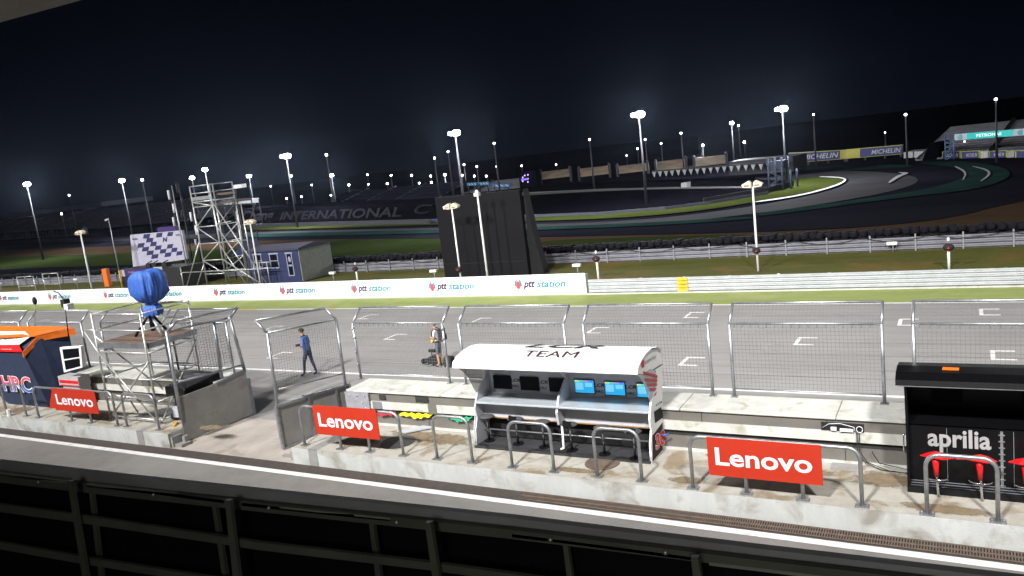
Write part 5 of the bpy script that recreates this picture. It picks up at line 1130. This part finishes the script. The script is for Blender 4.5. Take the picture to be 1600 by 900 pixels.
# ================================================================== FLOODLIGHT MASTS OF THE CIRCUIT
HM = 10.4
def hor(x): return 336.9-.12028*x
# lamp pixel, size factor, distance (None: from the mast height), lit power
masts = [(998, 179, 2.2, 82, 1), (711, 208, 2.0, 78, 1), (447, 244, 2.0, 118, 1), (1222, 170, 1.9, 90, 1), (1143, 192, 1.2, 130, 1), (1163, 222, 1., 190, 0), (42, 288, 1.7, 130, 1), (190, 282, 1.6, 150, 1), (222, 281, 1., 160, 0), (320, 265, 1.5, 110, 1), (300, 278, 1.4, 150, 0), (389, 275, 1.3, 150, 1),
 (455, 275, .9, 190, 0), (510, 242, 1., 130, 0), (518, 274, 1.2, 160, 1), (574, 273, .7, 210, 0), (611, 274, .8, 200, 0), (643, 274, .8, 210, 0), (673, 275, .8, 200, 0), (679, 247, .8, 150, 0), (700, 237, .8, 150, 0), (695, 273, 1., 190, 1), (725, 257, .7, 180, 0), (745, 260, .7, 190, 0), (776, 260, .8, 190, 0), (722, 274, .9, 210, 0), (741, 275, .8, 210, 0), (760, 275, .8, 210, 0), (772, 224, .9, 120, 0), (815, 259, .7, 190, 0), (545, 289, .9, 200, 0), (576, 288, .7, 220, 0), (605, 287, .8, 200, 0), (655, 286, .7, 210, 0), (674, 285, .8, 200, 0), (869, 257, .6, 220, 0),
 (921, 218, .8, 120, 0), (1008, 218, .7, 170, 0), (996, 232, .6, 200, 0), (1033, 224, .7, 180, 0), (1064, 208, .8, 150, 0), (1098, 227, 1., 170, 1), (1154, 196, .6, 160, 0), (1271, 179, .7, 120, 0), (1415, 179, 1., 105, 0), (1556, 155, 1., 98, 0), (108, 305, .6, 200, 0), (423, 291, .6, 250, 0), (487, 289, .6, 230, 0), (471, 307, .6, 190, 0), (448, 310, .6, 190, 0), (517, 305, .6, 190, 0), (979, 243, .5, 230, 0), (1507, 221, .5, 120, 0), (1383, 207, .5, 150, 0), (96, 334, .7, 190, 0)]
mast_proto = {}
GM = 'floodlight masts around the circuit'
special = {998: 'tallest looking double floodlight mast, rising right of the picture centre', 711: 'bright floodlight mast rising behind the black screen', 447: 'bright floodlight mast above the blue cabin', 1222: 'bright floodlight mast at the upper right above the marshal tower', 42: 'bright floodlight mast nearest the left edge', 1556: 'floodlight mast behind the turquoise sign at the far right', 1415: 'floodlight mast above the right raised tyre board', 190: 'bright floodlight above the chequered backdrop, left of a dimmer one', 320: 'bright floodlight directly above the tall scaffold tower', 772: 'floodlight mast right of the bright one behind the black screen', 1143: 'floodlight mast above the rightmost beige stand', 510: 'floodlight mast standing alone right of the bright one above the cabin', 921: 'dim twin floodlight mast left of the tallest looking mast', 1271: 'dim floodlight mast right of the bright upper right one'}
LM = {}
for i, (x, y, s, D, lit) in enumerate(masts):
    r = ray(x, y); k = D/math.hypot(r.x, r.y); p = CP+r*k
    key = special.get(x)
    gl = key or 'small distant floodlight mast glowing on the horizon'
    sc = s*D*.0032   # head size
    sc = min(sc*(.78 if s > 1.8 else .58), .5)
    t = thing('floodlight_mast', gl, 'floodlight mast', (p.x, p.y, 0), None if key else 'small distant floodlight masts on the horizon')
    mb = MB(); mb.tube([(p.x, p.y, 0), (p.x, p.y, p.z)], .1, 6, True, [.15, .08]); put('mast_pole', mb, M['mast'], t)
    mb = MB(); mb.box((p.x-sc*1.0, p.y-.05, p.z-.04), (p.x+sc*1.0, p.y+.05, p.z+.04)); put('cross_arm', mb, M['mast'], t)
    tw = V((-p.x, -p.y, 0)).normalized(); si = V((tw.y, -tw.x, 0))
    offs = (-1.0, -.05, .45) if s > 1.8 else ((-.25, .3) if s > 1.1 else (0,))
    for j, o_ in enumerate(offs):
        rr = sc*(.5 if (j == 0 and s > 1.8) else .75)
        mb = MB(); c = p-si*(o_*sc*1.25)+tw*.2; mb.ball(c, rr, 12, 8, (1, 1, .9)); put('lamp_lens', mb, LAMP if s > 1.1 else LAMPS, t)
    if lit:
        l = bpy.data.lights.new('mast_lamp', 'POINT'); l.energy = 5600*s*(D/100)**.8; l.shadow_soft_size = .4; l.color = (.9, .93, 1)
        o = bpy.data.objects.new('mast_lamp', l); COL.objects.link(o); o.location = p+tw*2.5-V((0, 0, .1)); 

for q in (868, 928, 988, 1048, 1110):
    p = hd(q, 262-(q-868)*.085, 147); l = bpy.data.lights.new('stand_lamp', 'SPOT'); l.energy = 380; l.spot_size = R_(120); l.shadow_soft_size = .3; l.color = (1, .8, .55)
    o = bpy.data.objects.new('stand_lamp', l); COL.objects.link(o); o.location = (p.x, p.y, 7); o.rotation_euler = (hd(q, 272, 159)-o.location).to_track_quat('-Z', 'Y').to_euler()
# ================================================================== FOREGROUND: canopy above, railing below the camera
a = gz(0, 35, 7.6); b = gz(128, 0, 7.6)
ye = max(.6, (a.y+b.y)/2)
mb = MB(); dv = (a-b).normalized(); nn = V((-dv.y, dv.x, 0)); nn = -nn if nn.y > 0 else nn
mb.prism([b-dv*20, a+dv*14, a+dv*14+nn*9, b-dv*20+nn*9], (0, 0, .35))
T = tag(put('canopy', mb, M['canopy']), 'pale canopy edge of the building overhead at the top left corner', 'canopy')
YP = 1.5
def pp(x, y, Y=YP): return gy(x, y, Y)
l = bpy.data.lights.new('ceiling_lamp', 'AREA'); l.size = 1.2; l.energy = 75; l.color = (1, .93, .8)
o = bpy.data.objects.new('ceiling_lamp', l); COL.objects.link(o); o.location = (.5, -2.2, 7.5); o.rotation_euler = (R_(50), 0, 0)
T = thing('viewing_railing', 'dark steel railing of the viewing floor with tinted panels across the bottom', 'railing', (-.5, YP, 5))
top_l = [(-80, 708), (0, 717), (200, 740), (400, 761), (600, 782), (800, 803), (1000, 827), (1200, 851), (1400, 874), (1700, 909)]
def band(lo, hi, Y, m, nm, th=-.02, sub_=None):
    mb = MB(); L_ = top_l if sub_ is None else [(x, y) for x, y in ((x_, 708+(x_+80)*.1130) for x_ in sub_)]
    mb.prism([pp(x, y+lo, Y) for x, y in L_]+[pp(x, y+hi, Y) for x, y in L_[::-1]], (0, th, 0)); put(nm, mb, m, T)
band(0, 24, 1.5, M['fascia'], 'top_fascia')
band(20, 34, 1.47, M['rail_paint'], 'lower_beam', -.015)
def bar(pts, wpx, nm='rail_bar', Y=1.42, m=None):
    mb = MB(); h = wpx/2
    if abs(pts[-1][0]-pts[0][0]) > abs(pts[-1][1]-pts[0][1]): ps = [pp(x, y-h, Y) for x, y in pts]+[pp(x, y+h, Y) for x, y in pts[::-1]]
    else: ps = [pp(pts[0][0]-h*.8, pts[0][1], Y), pp(pts[0][0]+h*.8, pts[0][1], Y), pp(pts[1][0]+h, pts[1][1], Y), pp(pts[1][0]-h, pts[1][1], Y)]
    mb.prism(ps, (0, .012, 0)); put(nm, mb, m or M['rail_paint'], T)
bar([(-100, 779), (0, 794), (110, 809), (350, 845), (400, 853), (670, 885), (800, 903), (1100, 947)], 12)
bar([(-100, 837), (0, 853), (130, 876), (300, 903), (450, 926)], 11)
for (x0, y0, x1, y1, w_) in ((108, 752, 133, 905, 8), (355, 782, 369, 905, 10), (668, 817, 682, 910, 11), (1085, 871, 1093, 930, 14)): bar([(x0, y0), (x1, y1)], w_, 'upright', 1.4)
for (x0, y0, x1, y1, w_) in ((140, 758, 157, 905, 6), (333, 785, 351, 905, 7), (579, 812, 591, 905, 8), (883, 852, 891, 910, 9)): bar([(x0, y0), (x1, y1)], w_, 'thin_upright', 1.46)
PE = mat('pale_edge', (.2, .22, .2), .5)
for pts_ in ([(-60, 732), (0, 741), (104, 753)], [(135, 758), (250, 771), (350, 784)], [(378, 788), (500, 801), (610, 812)], [(800, 837), (900, 849), (1080, 873)], [(1108, 881), (1300, 904), (1500, 930)]): bar(pts_, 5, 'pale_edge', 1.455, PE)
mb = MB(); mb.prism([pp(x, y+22, 1.505) for x, y in top_l]+[V((pp(1700, 909).x, 1.505, 4.6)), V((pp(-80, 708).x, 1.505, 4.6))], (0, .02, 0)); put('tinted_panel', mb, M['void'], T)
for x_ in (60, 240, 420, 620, 860, 1040): mb = MB(); p_ = pp(x_, 719+x_*.113+27, 1.45); mb.ball(p_, .006, 8, 5); put('bolt', mb, M['galv'], T)
# viewing floor the camera stands on
mb = MB(); mb.box((-12, -6, 4.9), (6, 1.45, 5.15)); tag(put('viewing_floor', mb, M['mgrey']), kind='structure')

# ================================================================== PEOPLE
def skin_mesh(name, verts, edges, radii, loc, root=0, sub=1):
    me = bpy.data.meshes.new(name); me.from_pydata(verts, edges, []); o = bpy.data.objects.new(name, me); COL.objects.link(o)
    md = o.modifiers.new('s', 'SKIN'); md.use_smooth_shade = True; md2 = o.modifiers.new('u', 'SUBSURF'); md2.levels = sub; md2.render_levels = sub
    for k, v in enumerate(me.skin_vertices[0].data): v.radius = radii[k] if isinstance(radii[k], tuple) else (radii[k], radii[k]); v.use_root = (k == root)
    bpy.context.view_layer.update()
    m2 = bpy.data.meshes.new_from_object(o.evaluated_get(bpy.context.evaluated_depsgraph_get())); bpy.data.objects.remove(o); return m2
def person(label, loc, S, J, R, E, mats_by, extras, rz):
    """J: joint name -> (x,y,z) in metres at 1.75 m; facing -X before turning by rz"""
    names = list(J); verts = [V(J[n])*S for n in names]; rad = [tuple(c*S for c in (R[n] if isinstance(R[n], tuple) else (R[n], R[n]))) for n in names]
    edges = [(names.index(a), names.index(b)) for a, b in E]
    me = skin_mesh('person', verts, edges, rad, loc, names.index('pelvis'))
    for m in mats_by[0]: me.materials.append(m)
    for p in me.polygons:
        c = p.center/S; p.material_index = mats_by[1](c); p.use_smooth = True
    o = bpy.data.objects.new('person', me); COL.objects.link(o); o.location = loc; o.rotation_euler.z = rz; tag(o, label, 'person')
    for nm, mb, m in extras:
        for i, v in enumerate(mb.v): mb.v[i] = V(v)*S
        c = put(nm, mb, m, None, loc=(0, 0, 0)); c.parent = o
    return o
E0 = [('pelvis', 'waist'), ('waist', 'chest'), ('chest', 'neck'), ('neck', 'head'), ('head', 'crown'), ('chest', 'shL'), ('shL', 'elL'), ('elL', 'wrL'), ('wrL', 'haL'), ('chest', 'shR'), ('shR', 'elR'), ('elR', 'wrR'), ('wrR', 'haR'),
      ('pelvis', 'hiL'), ('hiL', 'knL'), ('knL', 'anL'), ('anL', 'toL'), ('pelvis', 'hiR'), ('hiR', 'knR'), ('knR', 'anR'), ('anR', 'toR')]
R0 = dict(pelvis=(.15, .11), waist=(.135, .1), chest=(.16, .115), neck=.052, head=(.078, .09), crown=(.07, .078), shL=.062, shR=.062, elL=.042, elR=.042, wrL=.03, wrR=.03, haL=(.04, .022), haR=(.04, .022), hiL=.09, hiR=.09, knL=.06, knR=.06, anL=.042, anR=.042, toL=(.04, .028), toR=(.04, .028))
R0 = {k: (v if isinstance(v, tuple) else (v, v)) for k, v in R0.items()}
def fingers(mb, base, d, side, up_=V((0, 0, 1))):
    for k, L_ in enumerate((.065, .075, .07, .055)):
        o = V(base)+side*(.026-.017*k); mb.tube([o, o+d*L_*.55, o+d*L_*.9-up_*.025], .009, 6, True, [.0095, .009, .007])
    o = V(base)+side*.03-d*.04; mb.tube([o, o+side*.02+d*.04, o+side*.015+d*.065-up_*.01], .01, 6, True, [.011, .01, .008])
def face(fc, h, r=.085):   # nose, ears, eyes, mouth on a head centred at h facing -X
    n = MB(); n.prism([h+V((-.085, -.012, .0)), h+V((-.085, .012, .0)), h+V((-.112, 0, -.025)), h+V((-.08, 0, .035))], (0, 0, -.004))
    for s in (-1, 1): n.ball(h+V((.005, s*.08, -.005)), .022, 8, 6, (.8, .4, 1.2))
    e_ = MB()
    for s in (-1, 1): e_.ball(h+V((-.083, s*.03, .018)), .009, 8, 5)
    m = MB(); m.ball(h+V((-.082, 0, -.048)), .02, 8, 5, (.3, 1, .25))
    return [('nose_and_ears', n, M['skin']), ('eyes', e_, M['black']), ('mouth', m, mat('lip', (.35, .1, .08), .6))]
def hairmesh(h, bald=False):
    hb = MB(); hb.ball(h+V((.014, 0, .045)), .094, 18, 12, (1.02, .93, .95))
    hb2 = MB(); keep = {}
    for f, m_i in zip(hb.f, hb.mi):
        c = sum((hb.v[i] for i in f), V((0, 0, 0)))/len(f)-h
        if (c.z > .05 or c.x > .03) and c.z > -.03 and not (c.x < -.06 and c.z < .085):
            k = len(hb2.v); hb2.v += [hb.v[i] for i in f]; hb2.smooth.add(len(hb2.f)); hb2.face(tuple(range(k, k+len(f))))
    return hb2
# walking man in a blue shirt
p = gz(485, 587)
J1 = dict(pelvis=(.03, 0, .93), waist=(.03, 0, 1.08), chest=(.01, 0, 1.3), neck=(-.05, 0, 1.48), head=(-.09, 0, 1.6), crown=(-.085, 0, 1.69), shL=(.02, -.17, 1.4), elL=(.05, -.23, 1.15), wrL=(-.16, -.16, 1.08), haL=(-.24, -.12, 1.09), shR=(.0, .17, 1.4), elR=(.02, .23, 1.15), wrR=(-.18, .13, 1.1), haR=(-.26, .08, 1.1),
          hiL=(.03, -.09, .88), knL=(-.1, -.1, .5), anL=(-.16, -.1, .1), toL=(-.33, -.1, .035), hiR=(.04, .09, .88), knR=(.1, .1, .5), anR=(.22, .1, .1), toR=(.07, .11, .035))
def m1(c):
    if c.z < .075 : return 3
    if c.z < 1.0: return 2
    if c.z > 1.47 and abs(c.y) < .11: return 0
    if c.x < -.1 and c.z < 1.25 and c.x < -.1: return 0
    return 1
ph = MB(); ph.box((-.4, -.06, 1.1), (-.27, .08, 1.115)); ph.box((-.36, -.05, 1.08), (-.26, .06, 1.16))
fg = MB(); fingers(fg, (-.27, -.11, 1.09), V((-1, .15, 0)), V((0, -1, 0))); fingers(fg, (-.29, .07, 1.1), V((-1, -.15, 0)), V((0, 1, 0)))
h1 = V((-.09, 0, 1.61))
person('man in blue shirt and navy trousers walking left on the track, holding a dark cap', p, 1.0, J1, R0, E0, ([M['skin'], M['shirt'], M['trousers'], M['matt_black']], m1), face(None, h1)+[('hair', hairmesh(h1), M['hair']), ('fingers', fg, M['skin']), ('dark_cap', ph, M['matt_black'])], R_(12))
# standing man with a backpack
p = gz(688, 572)
J2 = dict(pelvis=(.03, 0, .93), waist=(.0, 0, 1.08), chest=(.02, 0, 1.3), neck=(-.03, 0, 1.48), head=(-.07, 0, 1.6), crown=(-.06, 0, 1.69), shL=(.0, -.18, 1.4), elL=(.02, -.24, 1.14), wrL=(-.2, -.1, 1.17), haL=(-.24, -.02, 1.19), shR=(.0, .18, 1.4), elR=(-.02, .24, 1.14), wrR=(-.2, .1, 1.16), haR=(-.23, .02, 1.13),
          hiL=(.03, -.09, .88), knL=(.0, -.1, .5), anL=(.03, -.1, .1), toL=(-.14, -.12, .035), hiR=(.03, .09, .88), knR=(.02, .1, .5), anR=(.05, .1, .1), toR=(-.12, .14, .035))
def m2(c):
    if c.z < .075: return 3
    if c.z < .5: return 0
    if c.z < 1.0: return 2
    if c.z > 1.47 and abs(c.y) < .11: return 0
    if c.z < 1.24 and (c.x < -.13 or abs(c.y) > .19): return 0
    return 1
bp = MB(); bp.box((.15, -.15, 1.0), (.33, .15, 1.46)); bp.box((.32, -.11, 1.03), (.39, .11, 1.25)); 
stp = MB()
for s in (-1, 1): stp.tube([(.14, s*.1, 1.44), (-.02, s*.11, 1.5), (-.13, s*.1, 1.38), (-.12, s*.12, 1.2), (.1, s*.15, 1.1)], .018, 6)
wb = MB(); wb.ball((-.16, .0, 1.0), .12, 14, 8, (.7, 1.2, .75)); 
be = MB(); be.tube([(.02+.15*math.cos(q), .16*math.sin(q), 1.0) for q in [2*math.pi*k/14 for k in range(15)]], .022, 6)
fg = MB(); fingers(fg, (-.24, .01, 1.19), V((0, 1, 0)), V((0, 0, 1)), V((1, 0, 0))); fingers(fg, (-.24, 0, 1.13), V((0, -1, 0)), V((0, 0, 1)), V((1, 0, 0)))
h2 = V((-.07, 0, 1.61))
hb = hairmesh(h2); 
person('man in white shirt and grey shorts with black backpack and yellow waist bag on track', p, .9, J2, R0, E0, ([M['skin'], M['tshirt'], M['shorts'], M['matt_black']], m2), face(None, h2)+[('cropped_hair', hb, mat('grey_hair', (.22, .16, .12), .8)), ('backpack', bp, M['matt_black']), ('shoulder_strap', stp, M['matt_black']), ('waist_bag', wb, M['belt']), ('belt', be, M['matt_black']), ('fingers', fg, M['skin'])], R_(8))
c = gz(681, 572)
T = thing('video_camera', 'black shoulder video camera and gear set down on the track at the man\'s feet', 'camera', c)
mb = MB(); mb.box(c+V((-.25, -.1, .1)), c+V((.2, .1, .32))); mb.box(c+V((-.05, -.08, .32)), c+V((.12, .02, .42))); put('camera_body', mb, M['matt_black'], T, bevel=.015)
mb = MB(); mb.tube([c+V((-.25, 0, .2)), c+V((-.52, 0, .16))], .08, 12, True, [.07, .1]); put('camera_lens', mb, M['black'], T)
mb = MB(); mb.tube([c+V((-.12, 0, .33)), c+V((-.1, 0, .52)), c+V((.1, 0, .5))], .02, 6); mb.box(c+V((-.2, -.05, .5)), c+V((.05, .05, .6))); put('camera_handle', mb, M['matt_black'], T)
mb = MB()
for q in (-150, -20, 90): mb.tube([c+V((0, 0, .12)), c+V((.32*math.cos(R_(q)), .3*math.sin(R_(q)), .01))], .02, 6)
put('camera_foot', mb, M['mgrey'], T)
mb = MB(); c = gz(701, 573); mb.box(c+V((-.12, -.12, .0)), c+V((.2, .15, .36))); tag(put('equipment_bag', mb, M['matt_black'], bevel=.03), 'small black equipment bag on the track right of the standing man', 'bag')

# ================================================================== night haze
mb = MB(); mb.box((-420, -14, -1), (140, 420, 31.)); hz = put('haze', mb, M['black']); hz['kind'] = 'stuff'; hz['label'] = 'thin night haze glowing around the floodlights'
hm = bpy.data.materials.new('haze'); hm.use_nodes = True; n_ = hm.node_tree; n_.nodes.remove(n_.nodes['Principled BSDF'])
pv = n_.nodes.new('ShaderNodeVolumePrincipled'); pv.inputs['Density'].default_value = .00006; pv.inputs['Color'].default_value = (.62, .75, 1, 1); pv.inputs['Anisotropy'].default_value = .85
n_.links.new(pv.outputs[0], n_.nodes['Material Output'].inputs['Volume']); hz.data.materials[0] = hm
SC.cycles.volume_step_rate = 10
